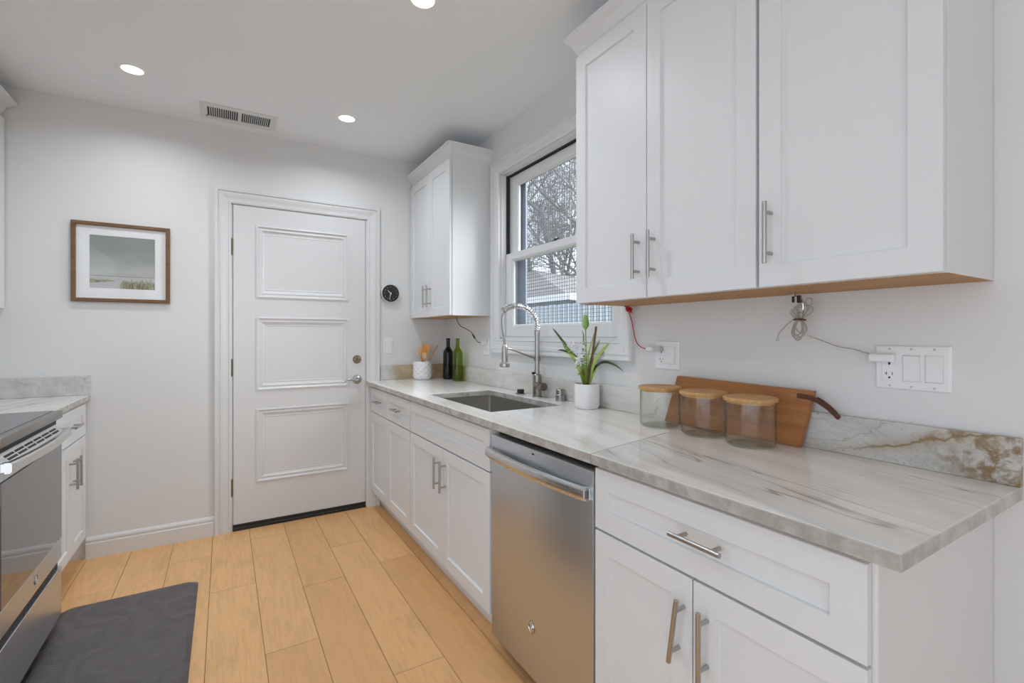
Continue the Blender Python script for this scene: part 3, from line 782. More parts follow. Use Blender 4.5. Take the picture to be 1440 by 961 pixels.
# ---------------------------------------------------------------- dishwasher
t = thing('dishwasher', 'stainless steel dishwasher between the white base cabinets', 'dishwasher', (1.2, 1.353, 0))
DY0, DY1 = 1.047, 1.656; DF = .908
MB().box(.945, XR - .02, DY0 + .004, DY1 - .004, .10, .878).build('tub', 'dark_gap', t)
MB().box(.975, .985, DY0 + .002, DY1 - .002, .004, .10).build('toe_kick', 'dark_gap', t)
dw = MB(); dw.box(DF, .945, DY0, DY1, .060, .853, .003, 2)
d_o = dw.build('door_panel', 'steel', t, smooth=True, angle=40)
MB().box(DF - .0006, DF, 1.352, 1.366, .834, .840).build('indicator', 'black_plastic', d_o)
# bowed flat handle
hd = MB(); n = 24; H0, H1 = .766, .806; y0_, y1_ = DY0 + .010, DY1 - .002
sec = []
for i in range(n + 1):
    q = i / n; yv = y0_ + (y1_ - y0_) * q
    out = .026 + .022 * math.sin(PI * q) ** .8
    sec.append([hd.bm.verts.new((DF - out + dx, yv, zv)) for dx, zv in ((0, H0 + .004), (-.003, H0 + .010), (-.003, H1 - .006), (0, H1), (.014, H1), (.014, H0))])
for p, q in zip(sec, sec[1:]):
    for k in range(6): hd.bm.faces.new((p[k], p[(k + 1) % 6], q[(k + 1) % 6], q[k]))
hd.bm.faces.new(sec[0]); hd.bm.faces.new(sec[-1][::-1])
hd.box(DF - .022, DF - .0002, y0_ + .001, y0_ + .016, H0 + .001, H1 - .001, .002); hd.box(DF - .022, DF - .0002, y1_ - .016, y1_ - .001, H0 + .001, H1 - .001, .002)
hdo = hd.build('handle', 'steel_bright', t, smooth=True, angle=30)
MB().box(DF - .023, DF - .008, y0_ - .0008, y0_, H0 + .009, H1 - .008).build('handle_end_inset', 'steel_dark', hdo)
emblem(facing('R', DF), 1.368, .237, .021, d_o)

# ---------------------------------------------------------------- range
RX, RY0, RY1 = -.590, 2.062, 2.706
t = thing('range', 'stainless steel electric range with black glass cooktop at the left edge', 'range', (-.92, 2.38, 0))
MB().box(XL + .01, RX - .035, RY0 + .004, RY1 - .004, .05, .893).build('body', 'steel_dark', t)
ct = MB(); ct.box(XL + .005, RX + .004, RY0 - .002, RY1 + .002, .897, .929, .004, 2)
cto = ct.build('cooktop_frame', 'steel_dark', t, smooth=True, angle=40)
MB().box(XL + .03, RX - .022, RY0 + .018, RY1 - .018, .929, .9315, .001).build('cooktop_glass', 'cooktop_glass', t)
MB().box(RX - .034, RX - .016, RY0 + .004, RY1 - .004, .872, .896).build('control_gap', 'dark_gap', t)
# oven door: steel frame, glass, vented top trim
dr = MB()
dr.box(RX - .034, RX, RY0, RY1, .306, .392, .002); dr.box(RX - .034, RX - .004, RY0, RY1, .392, .790)
dr.box(RX - .034, RX, RY0, RY1, .790, .858, .002)
dro = dr.build('oven_door', 'steel', t)
MB().box(RX - .004, RX + .0015, RY0 + .003, RY1 - .003, .394, .789, .001).build('door_glass', 'oven_glass', dro)
tp = MB()   # sloped vent trim above the handle
fv = lambda a, q, d: Vector((RX - .016 + .030 * q, a, .872 - .030 * q + d))
tp.prism([(RY0 + .004, 0), (RY1 - .004, 0), (RY1 - .004, 1), (RY0 + .004, 1)], fv, -.006, 0)
tpo = tp.build('vent_trim', 'steel_bright', dro)
vs = MB(); nsl = 6; W_ = (RY1 - RY0 - .10)
for r_ in range(2):
    for k in range(nsl):
        a0 = RY0 + .05 + k * W_ / nsl; 
        vs.prism([(a0, .28 + r_ * .30), (a0 + W_ / nsl - .012, .28 + r_ * .30), (a0 + W_ / nsl - .012, .46 + r_ * .30), (a0, .46 + r_ * .30)], fv, .0001, .0006)
vs.build('vent_slots', 'dark_gap', tpo)
hd = MB(); n = 28; sec = []; h0, h1 = RY0 - .01, RY1 + .006
for i in range(n + 1):
    q = i / n; yv = h0 + (h1 - h0) * q; bow = math.sin(PI * q) ** .7
    out = .024 + .022 * bow
    zc, hh = .836 + .002 * bow, .017
    sec.append([hd.bm.verts.new((RX + out + dx, yv, zv)) for dx, zv in ((0, zc - hh), (.005, zc - hh + .005), (.005, zc + hh - .005), (0, zc + hh), (-.012, zc + hh), (-.012, zc - hh))])
for p, q in zip(sec, sec[1:]):
    for k in range(6): hd.bm.faces.new((p[k], p[(k + 1) % 6], q[(k + 1) % 6], q[k]))
hd.bm.faces.new(sec[0]); hd.bm.faces.new(sec[-1][::-1])
hd.box(RX + .0002, RX + .020, h0 + .001, h0 + .022, .821, .853, .003); hd.box(RX + .0002, RX + .020, h1 - .022, h1 - .001, .821, .853, .003)
hd.build('handle', 'steel_bright', dro, smooth=True, angle=30)
emblem(facing('L', RX), 2.385, .352, .018, dro)
dw = MB(); dw.box(RX - .034, RX, RY0, RY1, .070, .272, .002); 
dw.build('storage_drawer', 'steel', t)
MB().box(RX - .05, RX - .034, RY0 + .003, RY1 - .003, .03, .31).box(RX - .034, RX - .010, RY0 + .002, RY1 - .012, .2725, .3055).build('drawer_gap', 'dark_gap', t)
for yy in (RY0 + .05, RY1 - .05):
    MB().lathe([(0, 0), (.018, 0), (.018, .01), (.008, .012), (.008, .05), (0, .05)], (RX - .06, yy, 0), 16).build('levelling_foot', 'black_plastic', t, smooth=True)

# floor mat
mm = MB(); L = []
for ins, z in ((0, 0), (.0, .004), (.018, .016), (.022, .018)):
    L.append([mm.bm.verts.new((x, y, z + .0005)) for x, y in rrect(-.625 + ins, -.112 - ins, 1.30 + ins, 2.872 - ins, .03)])
for p, q in zip(L, L[1:]):
    for k in range(len(p)): mm.bm.faces.new((p[k], p[(k + 1) % len(p)], q[(k + 1) % len(p)], q[k]))
mm.bm.faces.new(L[-1]); mm.bm.faces.new(L[0][::-1])
tag(mm.build('floor_mat', 'mat_vinyl'), 'dark embossed cushioned floor mat in front of the range', 'mat')

# ---------------------------------------------------------------- ceiling: downlights, vent
def downlight(x, y, label):
    t = thing('downlight', label, 'ceiling light', (x, y, ZC), 'recessed ceiling downlights')
    MB().lathe([(.044, -.006), (.047, -.008), (.060, -.004), (.063, 0), (.044, 0)], (x, y, ZC), 40).build('trim_ring', 'lamp_trim', t, smooth=True)
    MB().lathe([(0, -.0045), (.030, -.0055), (.0445, -.005), (.0445, -.001), (0, -.001)], (x, y, ZC), 40).build('lens', 'lamp_lens', t, smooth=True)
    area('downlight_lamp', (x, y, ZC - .012), (0, 0, 0), .09, CAN_W, (.90, .965, 1.03), disk=True, spread=2.7)
    return t
for (x, y), lab in zip(CANS, ('round recessed downlight at the upper left of the ceiling', 'round recessed downlight above the door, nearest the corner cabinet', 'recessed downlight cut by the top edge of the photo')):
    downlight(x, y, lab)
t = thing('ceiling_vent', 'white louvred ceiling register near the back wall', 'vent', (.075, 3.27, ZC))
Cc = facing('C', ZC); va0, va1, vb0, vb1 = -.122, .274, 3.165, 3.385
v = MB()
i0, i1, i2, i3 = -.085, .068, .088, .238; bA, bB = 3.205, 3.340
for a0, a1, b0, b1 in ((va0, i0, vb0, vb1), (i1, i2, bA, bB), (i3, va1, vb0, vb1), (i0, i3, vb0, bA), (i0, i3, bB, vb1)):
    v.box(a0, a1, b0, b1, ZC - .006, ZC - .0005)
v.build('frame', 'trim_paint', t)
MB().box(i0, i3, bA, bB, ZC - .0012, ZC - .0004).build('duct', 'dark_gap', t)
lo_ = MB()
for a0, a1, sg in ((i0, i1, 1), (i2, i3, -1)):
    nn = 13
    for k in range(1, nn + 1):
        xx = a0 + (a1 - a0) * k / (nn + 1)
        lo_.prism([(xx - .0016, ZC - .0068), (xx + .0016, ZC - .0068), (xx + .0010 + sg * .002, ZC - .0013), (xx - .0010 + sg * .002, ZC - .0013)], lambda a, z, d: Vector((a, d, z)), bA, bB)
lo_.build('louvres', 'trim_paint', t)
MB().box(i0 - .006, i0 - .001, bB - .014, bB - .004, ZC - .014, ZC - .006, .001).build('damper_lever', 'black_plastic', t)

# ---------------------------------------------------------------- back wall: picture, clock, switch
t = thing('framed_picture', 'brown-framed beach landscape print on the back wall', 'picture', (-.5, YB, 1.658))
P0, P1, Q0, Q1 = -.721, -.279, 1.434, 1.881
fr = MB().ring(B, P0 + .020, P1 - .020, Q0 + .020, Q1 - .020, [(0, .002), (0, .019), (.003, .022), (.017, .022), (.020, .019), (.020, .0005), (.004, .0005)])
fr.build('frame', 'frame_wood', t)
A0, A1, G0, G1 = -.645, -.352, 1.511, 1.808
MB().box(P0 + .018, P1 - .018, YB - .003, YB - .0008, Q0 + .018, Q1 - .018).build('backing', 'mat_board', t)
mt = MB().ring(B, A0, A1, G0, G1, [(0, .0045), (.0015, .007), (A0 - P0 - .019, .007), (A0 - P0 - .019, .0035)])
# square off the mount to the frame's inner rectangle
for v_ in mt.bm.verts:
    if v_.co.x < A0 - .03: v_.co.x = P0 + .019
    if v_.co.x > A1 + .03: v_.co.x = P1 - .019
    if v_.co.z < G0 - .03: v_.co.z = Q0 + .019
    if v_.co.z > G1 + .03: v_.co.z = Q1 - .019
mt.build('mount', 'mat_board', t)
ar = MB().box(A0 - .004, A1 + .004, YB - .0042, YB - .0032, G0 - .004, G1 + .004)
ao = ar.build('print', 'art_print', t, off=(A0, YB, G0)); ao.location = (A0 + .5, 0, G0 - 1.658)
MB().box(P0 + .019, P1 - .019, YB - .0125, YB - .011, Q0 + .019, Q1 - .019).build('glazing', 'pane_glass', t)

cx, cz, cr = 1.052, 1.554, .069
t = thing('wall_clock', 'small round black-faced clock with silver rim beside the door', 'clock', (cx, YB, cz))
def flip(m):
    for v in m.bm.verts: v.co.y = 2 * YB - v.co.y
    return m
flip(MB().lathe([(0, .0005), (cr, .0005), (cr + .002, .004), (cr + .002, .026), (cr - .001, .029), (cr - .005, .028), (cr - .006, .022), (0, .022)], (cx, YB, cz), 48, axis='y')).build('rim', 'silver_rim', t, smooth=True)
flip(MB().lathe([(cr - .0062, .0222), (cr - .0062, .0232), (0, .0232)], (cx, YB, cz), 48, axis='y')).build('face', 'clock_face', t)
nm = MB()
for k in range(1, 13):
    an = PI / 2 - k * PI / 6
    nm.text(str(k), .014, lambda x, y, z, an=an: Vector((cx + .047 * math.cos(an) + x, YB - .0236 - z, cz + .047 * math.sin(an) + y)), .0002)
nm.build('numerals', 'clock_grey', t)
def hand(name, ang, ln, wd, d):
    an = PI / 2 - math.radians(ang); ux, uz = math.cos(an), math.sin(an)
    P = [(-.008, -wd * .6), (ln, -wd * .3), (ln, wd * .3), (-.008, wd * .6)]
    MB().prism([(cx + a * ux - b * uz, cz + a * uz + b * ux) for a, b in P], B, d, d + .0008).build(name, 'clock_white', t)
hand('hour_hand', 317, .033, .005, .0245); hand('minute_hand', 192, .045, .0045, .0262)
flip(MB().lathe([(0, .028), (.003, .028), (.003, .0233), (0, .0233)], (cx, YB, cz), 16, axis='y')).build('hub', 'clock_white', t)

def plate(root, f, a0, a1, z0, z1):
    return MB().loops(f, a0, a1, z0, z1, [(0, .0003), (0, .003), (.003, .0062), (.006, .0066)], back=True).build('cover_plate', 'white_plastic', root)
def rocker(root, f, a, z, up=True):
    MB().loops(f, a - .0185, a + .0185, z - .035, z + .035, [(0, .0064), (.0, .0072), (.001, .0074)]).build('rocker_frame', 'white_plastic', root)
    m = MB(); lo_d, hi_d = (.0080, .0125) if up else (.0125, .0080)
    P = [m.bm.verts.new(f(x, y, d)) for x, y, d in ((a - .0155, z - .031, lo_d), (a + .0155, z - .031, lo_d), (a + .0155, z + .031, hi_d), (a - .0155, z + .031, hi_d))]
    Q = [m.bm.verts.new(f(x, y, .0068)) for x, y in ((a - .0165, z - .0325), (a + .0165, z - .0325), (a + .0165, z + .0325), (a - .0165, z + .0325))]
    m.bm.faces.new(P)
    for k in range(4): m.bm.faces.new((Q[k], Q[(k + 1) % 4], P[(k + 1) % 4], P[k]))
    m.build('rocker', 'white_plastic', root)
    g_ = MB().ring(f, a - .0168, a + .0168, z - .0328, z + .0328, [(0, .0070), (.0009, .0076), (.0012, .0070)]); g_.build('rocker_gap', 'switch_gap', root)
def screws(root, f, pts):
    for a, z in pts:
        m = MB(); m.prism([(a + .003 * math.cos(k * PI / 5), z + .003 * math.sin(k * PI / 5)) for k in range(10)], f, .0064, .0072)
        m.prism([(a - .0004, z - .0026), (a + .0004, z - .0026), (a + .0004, z + .0026), (a - .0004, z + .0026)], f, .0072, .0074)
        m.build('screw', 'grey_plastic', root)
def receptacle(root, f, a, z, top=True):
    MB().loops(f, a - .0168, a + .0168, z - .034, z + .034, [(0, .0064), (0, .0078), (.001, .0085)]).build('receptacle', 'white_plastic', root)
    m = MB()
    for zz, on in ((z - .019, True), (z + .019, top)):
        if not on: continue
        s_ = 1
        m.prism([(a + .0055, zz - .001), (a + .0072, zz - .001), (a + .0072, zz + .0075), (a + .0055, zz + .0075)], f, .0083, .0088)
        m.prism([(a + .0072, zz + .0025), (a + .0105, zz + .0025), (a + .0105, zz + .0041), (a + .0072, zz + .0041)], f, .0083, .0088)
        m.prism([(a - .0072, zz), (a - .0055, zz), (a - .0055, zz + .0068), (a - .0072, zz + .0068)], f, .0083, .0088)
        m.prism([(a + .0026 * math.cos(k * PI / 6), zz - .007 + .0026 * math.sin(k * PI / 6)) for k in range(12)], f, .0083, .0088)
    m.prism([(a + .0024 * math.cos(k * PI / 6), z + .0095 + .0024 * math.sin(k * PI / 6)) for k in range(12)], f, .0083, .0088)
    m.build('slots', 'black_plastic', root)
t = thing('light_switch', 'single white rocker switch on the back wall under the clock', 'switch', (1.036, YB, 1.168))
plate(t, B, 1.0, 1.072, 1.108, 1.227); rocker(t, B, 1.036, 1.168)
Rr = facing('R', XR)
t = thing('wall_outlet', 'white outlet at the right of the wine bottles under the corner cabinet', 'outlet', (XR, 2.80, 1.17))
plate(t, Rr, 2.764, 2.838, 1.112, 1.226); receptacle(t, Rr, 2.801, 1.169)
t = thing('outlet_and_switch', 'two-gang white outlet and switch plate behind the glass jars', 'outlet', (XR, 1.288, 1.167))
plate(t, Rr, 1.229, 1.347, 1.110, 1.223); receptacle(t, Rr, 1.312, 1.167); rocker(t, Rr, 1.264, 1.167, False); 
t = thing('outlet_and_switches', 'three-gang white plate with one outlet and two switches near the right edge', 'outlet', (XR, .506, 1.162))
plate(t, Rr, .4275, .5845, 1.106, 1.220); receptacle(t, Rr, .552, 1.162); rocker(t, Rr, .506, 1.162); rocker(t, Rr, .460, 1.162, False)
screws(t, Rr, [(a, z) for a in (.552, .506, .460) for z in (1.115, 1.211)])

# ---------------------------------------------------------------- plugs and cords
t = thing('power_cord', 'red cord hanging from the wall cabinet to a white plug', 'cord', (1.46, 1.40, 1.25))
rc = spline([(1.455, 1.462, 1.366), (1.462, 1.455, 1.335), (1.470, 1.448, 1.30), (1.474, 1.440, 1.25), (1.476, 1.428, 1.215), (1.478, 1.405, 1.196), (1.479, 1.380, 1.191)], 6)
MB().tube(rc, .0021, 8).build('cable', 'red_cord', t, smooth=True)
bd = MB()
for k in range(7):
    ph = k * .9; R_ = .013 + .003 * (k % 3)
    bd.tube([(1.448 + .004 * math.sin(ph + i), 1.446 + R_ * math.cos(2 * PI * i / 16) * (1 if k % 2 else .8), 1.354 + R_ * .75 * math.sin(2 * PI * i / 16 + ph * .3)) for i in range(16)], .0022, 6, closed=True)
bd.build('coil', 'red_cord', t, smooth=True)
MB().tube([(1.479, 1.382, 1.191), (1.479, 1.370, 1.191)], .0032, 8).build('strain_relief', 'black_plastic', t, smooth=True)
MB().box(1.466, 1.4905, 1.336, 1.371, 1.184, 1.199, .003, 2).build('plug', 'white_plastic', t)
MB().box(1.468, 1.4918, 1.300, 1.336, 1.182, 1.202, .002, 2).build('adapter', 'grey_plastic', t)
t = thing('power_cord', 'white tied-up cord bundle hanging under the wall cabinet, plugged in at the right', 'cord', (1.43, .75, 1.3))
wc = MB(); random.seed(11); bx_, by_ = 1.425, .745
tie = 1.292
for k in range(5):       # loops above the tie
    dy = (-.020, -.010, .004, .014, .026)[k]; hgt = (.030, .038, .044, .050, .040)[k]
    wc.tube(spline([(bx_, by_ + dy * .2, tie), (bx_ - .004, by_ + dy * .7 + .004, tie + hgt * .6), (bx_, by_ - dy * 1.0, tie + hgt), (bx_ + .006, by_ - dy * 1.1 - .005, tie + hgt * .55), (bx_ + .003, by_ - dy * .1, tie)], 6), .0019, 6)
for k in range(5):       # loops under it
    hgt = (.040, .050, .060, .054, .045)[k]; wd_ = (.012, .016, .013, .019, .015)[k]; sk = (-.010, -.004, .002, .006, .010)[k]
    wc.tube([(bx_ + .005 * math.sin(a + k), by_ - wd_ * math.sin(a) * (1 - .25 * math.cos(a)) + sk * (1 - math.cos(a)) / 2, tie - hgt * (1 - math.cos(a)) / 2) for a in [2 * PI * q / 24 for q in range(24)]], .0019, 6, closed=True)
wc.tube(spline([(bx_, by_ - .012, tie + .004), (bx_, by_ - .030, tie + .035), (bx_, by_ - .036, tie + .052), (bx_, by_ - .024, tie + .060), (bx_ + .002, by_ - .008, tie + .030)], 6), .0019, 6)
wc.tube(spline([(bx_, by_ + .012, tie + .004), (bx_ + .012, by_ + .035, tie - .008), (bx_ + .02, by_ + .060, tie - .028), (bx_ + .025, by_ + .075, tie - .045), (bx_ + .026, by_ + .076, tie - .054)], 6), .0017, 6)
wc.tube(spline([(bx_ + .01, by_ - .016, tie - .045), (1.455, .700, 1.232), (1.468, .665, 1.216), (1.474, .630, 1.209), (1.478, .605, 1.201), (1.480, .588, 1.196)], 6), .0017, 6)
wc.build('cable', 'white_cord', t, smooth=True)
MB().tube([(bx_, by_ + .014, tie), (bx_ - .009, by_ + .004, tie + .001), (bx_ - .007, by_ - .012, tie), (bx_ + .006, by_ - .014, tie - .001), (bx_ + .009, by_ + .006, tie)], .0028, 8, closed=True).build('twist_tie', 'leather', t, smooth=True)
ah = MB(); ah.box(1.413, 1.425, .738, .746, 1.340, 1.362, .001); ah.box(1.413, 1.425, .757, .760, 1.342, 1.360, .001)
ah.build('connector', 'black_plastic', t)
hk = MB(); hk.tube(spline([(1.42, .752, 1.3835), (1.42, .757, 1.375), (1.42, .754, 1.362), (1.42, .735, 1.350), (1.42, .731, 1.325), (1.423, .738, 1.31)], 6), .0026, 8); hk.box(1.412, 1.428, .740, .760, 1.372, 1.3838, .001)
hk.build('hook', 'chrome', t, smooth=True)
MB().lathe([(0, -.005), (.0035, -.004), (.0045, 0), (.0035, .004), (0, .005)], (bx_ + .026, by_ + .078, tie - .060), 12).build('end_plug', 'grey_plastic', t, smooth=True)
MB().box(1.470, 1.4918, .5355, .592, 1.177, 1.198, .004, 2).build('plug', 'white_plastic', t)
t = thing('power_cord', 'black cord from the corner wall cabinet to the outlet by the bottles', 'cord', (1.42, 2.9, 1.28))
MB().tube(spline([(1.345, 2.945, 1.382), (1.352, 2.950, 1.345), (1.375, 2.955, 1.312), (1.405, 2.968, 1.298), (1.436, 2.958, 1.282), (1.452, 2.93, 1.262), (1.462, 2.908, 1.232), (1.468, 2.885, 1.206), (1.472, 2.860, 1.196), (1.474, 2.835, 1.196)], 6), .0024, 8).build('cable', 'black_plastic', t, smooth=True)
MB().tube([(1.457, 2.924, 1.250), (1.463, 2.904, 1.224)], .0055, 10).build('inline_switch', 'black_plastic', t, smooth=True)
MB().tube([(1.4742, 2.842, 1.196), (1.4745, 2.822, 1.196)], .0045, 10).build('strain_relief', 'black_plastic', t, smooth=True)
MB().box(1.464, 1.4918, 2.784, 2.822, 1.180, 1.208, .003, 2).build('plug', 'white_plastic', t)

# ---------------------------------------------------------------- things on the worktop
# glass jars
jr, jh = .071, .134
def jar(x, y, label):
    t = thing('glass_jar', label, 'jar', (x, y, CT + .0004), 'glass jars with wooden lids')
    c = (x, y, CT + .0004)
    MB().lathe([(jr - .014, .0055), (jr - .003, .009), (jr - .002, .02), (jr - .002, jh), (jr, jh), (jr, .012), (jr - .003, .004), (jr - .006, .001), (jr - .014, .001)], c, 56).build('glass', 'jar_glass', t, smooth=True)
    MB().lathe([(0, .001), (jr - .0135, .001), (jr - .0135, .0055), (0, .0055)], c, 56).build('base', 'jar_base_glass', t, smooth=True)
    lid = MB().lathe([(0, jh - .006), (jr - .004, jh - .006), (jr - .004, jh + .001), (jr + .004, jh + .001), (jr + .0055, jh + .004), (jr + .0055, jh + .0095), (jr + .0035, jh + .0115), (jr - .012, jh + .012), (jr - .016, jh + .0095), (0, jh + .009)], c, 56)
    lo = lid.build('lid', 'bamboo', t, smooth=True)
    return t
j0 = jar(1.366, 1.208, 'glass jar with bamboo lid nearest the plant, leftmost of three')
copy_tree(j0, (1.368, 1.024, CT + .0004), 'middle of the three glass jars with bamboo lids')
copy_tree(j0, (1.362, .855, CT + .0004), 'glass jar with bamboo lid nearest the camera, rightmost of three')
# cutting board leaning on the backsplash
t = thing('cutting_board', 'long brown cutting board with leather strap leaning behind the jars', 'cutting board', (1.46, 1.0, CT))
lean = lambda a, z, d: Vector((1.452 + (z - CT) * .095 + (.018 - d), a, z))
cbm = MB().prism([(.757, CT + .0008), (1.262, CT + .0008), (1.216, 1.092), (.726, 1.083)], lean, .0, .018)
bmesh.ops.bevel(cbm.bm, geom=list(cbm.bm.edges), offset=.002, segments=2, affect='EDGES')
cbo = cbm.build('board', 'board_wood', t)
sp = MB(); sd = (0, .3, 1)
P = spline([lean(.772, 1.066, .0196), lean(.745, 1.065, .0205), lean(.726, 1.062, .022), lean(.705, 1.054, .024), lean(.680, 1.040, .027), lean(.660, 1.024, .027), lean(.6545, 1.015, .024)], 5)
sp.strip(P, [.015] * len(P), (0, .3, 1), .0012)
P = spline([lean(.6545, 1.015, .024), lean(.662, 1.024, .018), lean(.685, 1.041, .013), lean(.708, 1.054, .009), lean(.722, 1.060, .006)], 5)
sp.strip(P, [.015] * len(P), (0, .3, 1), .0012)
sp.build('strap', 'leather', t, smooth=True)

# potted plant
px0, py0 = 1.412, 1.672
t = thing('potted_plant', 'flowering strap-leaved plant in a white cylinder pot by the window', 'plant', (px0, py0, CT))
MB().lathe([(0, 0), (.050, 0), (.054, .003), (.0545, .006), (.0535, .010), (.0575, .011), (.058, .016), (.058, .110), (.057, .112), (.054, .112), (.053, .108), (.053, .095), (0, .095)], (px0, py0, CT), 48).build('pot', 'ceramic_white', t, smooth=True)
MB().lathe([(.0528, .096), (.03, .099), (0, .102)], (px0, py0, CT), 32).build('soil', 'soil', t, smooth=True)
RV = Vector((math.cos(.5448), -math.sin(.5448), 0)); FV = Vector((math.sin(.5448), math.cos(.5448), 0)); PC = Vector((px0, py0, 0))
def pp(r, z, f=0.):
    # leaves that reach the wall bend forward along it instead of passing through
    lim = (.072 if z > 1.03 else .060) - .855 * r
    f = min(f, lim / .518); k = (2.15 + f) / 2.15
    return PC + RV * (r * k) + FV * f + Vector((0, 0, z if z < 1.03 else 1.2478 + (z - 1.2478) * k))
def leaf(pts, wmax, m_, side=None):
    S = spline([pp(*p) for p in pts], 5); n = len(S)
    wd = [max(.0012, wmax * (math.sin(PI * min(.97, .12 + .88 * (i / (n - 1)) ** .9))) ** .8) for i in range(n)]
    MB().strip(S, wd, side or (RV.x, RV.y, .5), .0009).build('leaf', m_, t, smooth=True)
zb = CT + .1
for L_, wd_, m_ in (
    ([(-.008, zb), (-.050, 1.140, -.01), (-.085, 1.182, -.015), (-.118, 1.226, -.02), (-.148, 1.264, -.022), (-.160, 1.277, -.022)], .012, 'leaf_dark'),
    ([(-.008, zb), (-.045, 1.120, -.015), (-.078, 1.165, -.025), (-.104, 1.196, -.03), (-.118, 1.222, -.03)], .020, 'leaf_green'),
    ([(-.006, zb), (-.038, 1.112, -.02), (-.070, 1.150, -.03), (-.100, 1.166, -.035)], .015, 'leaf_light'),
    ([(.004, zb), (.030, 1.115, -.01), (.060, 1.165, -.012), (.095, 1.205, -.012), (.118, 1.228, -.01)], .015, 'leaf_light'),
    ([(.006, zb), (.036, 1.120, .0), (.066, 1.160, .0), (.088, 1.178, .0), (.100, 1.172, .0)], .010, 'leaf_green'),
    ([(.008, zb), (.030, 1.08, .02), (.055, 1.112, .03), (.085, 1.124, .035), (.122, 1.108, .035), (.150, 1.080, .03)], .0135, 'leaf_dark'),
    ([(.006, zb), (.016, 1.10, .015), (.030, 1.16, .02), (.050, 1.20, .02), (.062, 1.225, .02)], .012, 'leaf_green'),
    ([(-.004, zb), (-.020, 1.10, .01), (-.035, 1.14, .02), (-.042, 1.175, .02)], .015, 'leaf_light'),
    ([(-.010, zb), (-.030, 1.07, -.02), (-.046, 1.10, -.03), (-.058, 1.092, -.035)], .016, 'leaf_light'),
    ([(-.010, zb), (-.026, 1.06, -.03), (-.040, 1.075, -.045), (-.050, 1.062, -.05)], .014, 'leaf_green'),
    ([(.0, zb), (-.012, 1.08, -.02), (-.020, 1.12, -.025), (-.030, 1.155, -.02)], .016, 'leaf_green'),
    ([(.010, zb), (.022, 1.06, -.02), (.036, 1.085, -.03), (.044, 1.10, -.03)], .012, 'leaf_light'),
    ([(.010, zb), (.026, 1.07, .01), (.034, 1.11, .01), (.048, 1.14, .01)], .010, 'leaf_green'),
    ([(-.002, zb), (.004, 1.10, .0), (.010, 1.17, .0), (.030, 1.24, .0), (.045, 1.285, .0)], .008, 'leaf_light'),
    ([(-.002, zb), (-.004, 1.10, .012), (-.016, 1.17, .015), (-.012, 1.24, .015), (-.020, 1.268, .015)], .009, 'leaf_green'),
    ([(.0, zb), (-.006, 1.09, .01), (-.002, 1.16, .01), (-.010, 1.22, .01)], .014, 'leaf_light'),
    ([(-.004, zb), (-.018, 1.05, -.012), (-.022, 1.075, -.022), (-.016, 1.095, -.022)], .016, 'stick_brown'),
    ([(.003, zb), (.010, 1.06, -.005), (.008, 1.10, -.01), (.020, 1.13, -.01)], .013, 'leaf_dark')):
    leaf(L_, wd_, m_, (.3, .2, 1) if wd_ in (.010, .0135) else None)
MB().tube([pp(.0, zb - .01), pp(.020, 1.12, -.005), pp(.041, 1.286, -.01)], [.0062, .0058, .0055], 10).build('stake', 'stick_brown', t, smooth=True)
MB().tube(spline([pp(-.002, zb), pp(-.001, 1.18, .015), pp(-.003, 1.285, .02)], 6), .0022, 8).build('stem', 'leaf_green', t, smooth=True)
bd = MB()
for k in range(6):
    a = k * PI / 3; ox, of = .010 * math.cos(a), .010 * math.sin(a)
    S = spline([pp(-.003, 1.272, .02), pp(-.003 + ox, 1.290, .02 + of), pp(-.003 + ox * 1.1, 1.315, .02 + of * 1.1), pp(-.003 + ox * .7, 1.340, .02 + of * .7)], 4)
    bd.strip(S, [.003 + .014 * math.sin(PI * min(.95, .1 + i / (len(S) - 1))) for i in range(len(S))], (-math.sin(a), math.cos(a), .05), .0007)
bd.build('bud', 'bud_green', t, smooth=True)['label'] = 'tall pale green bud'
random.seed(5)
fl_ = MB()
for (r0, z0_, f0) in ((-.085, 1.190, -.02), (-.055, 1.185, -.01), (-.035, 1.165, -.03), (-.045, 1.130, -.04), (-.032, 1.120, -.035), (-.060, 1.20, .0), (-.020, 1.205, .01), (-.070, 1.178, -.03), (-.095, 1.205, -.01), (-.040, 1.145, -.045), (-.028, 1.185, -.02)):
    for k in range(9):
        a = 2 * PI * k / 9 + random.random(); L_ = random.uniform(.018, .028)
        tip = Vector((math.cos(a) * L_, random.uniform(-.012, .012), math.sin(a) * L_ * .8))
        c0 = pp(r0, z0_, f0); e_ = pp(r0 + tip.x, z0_ + tip.z, f0 + tip.y)
        fl_.strip([c0, c0.lerp(e_, .5) + Vector((0, 0, .002)), e_], [.003, .009, .002], (random.uniform(-1, 1), random.uniform(-1, 1), random.uniform(-1, 1)), .0006)
fl_.build('blossoms', 'petal_white', t)['label'] = 'cluster of white blossoms'
leaf([(-.045, 1.15), (-.085, 1.168, -.02), (-.12, 1.178, -.03), (-.138, 1.176, -.03)], .010, 'leaf_dark', (.2, .2, 1))

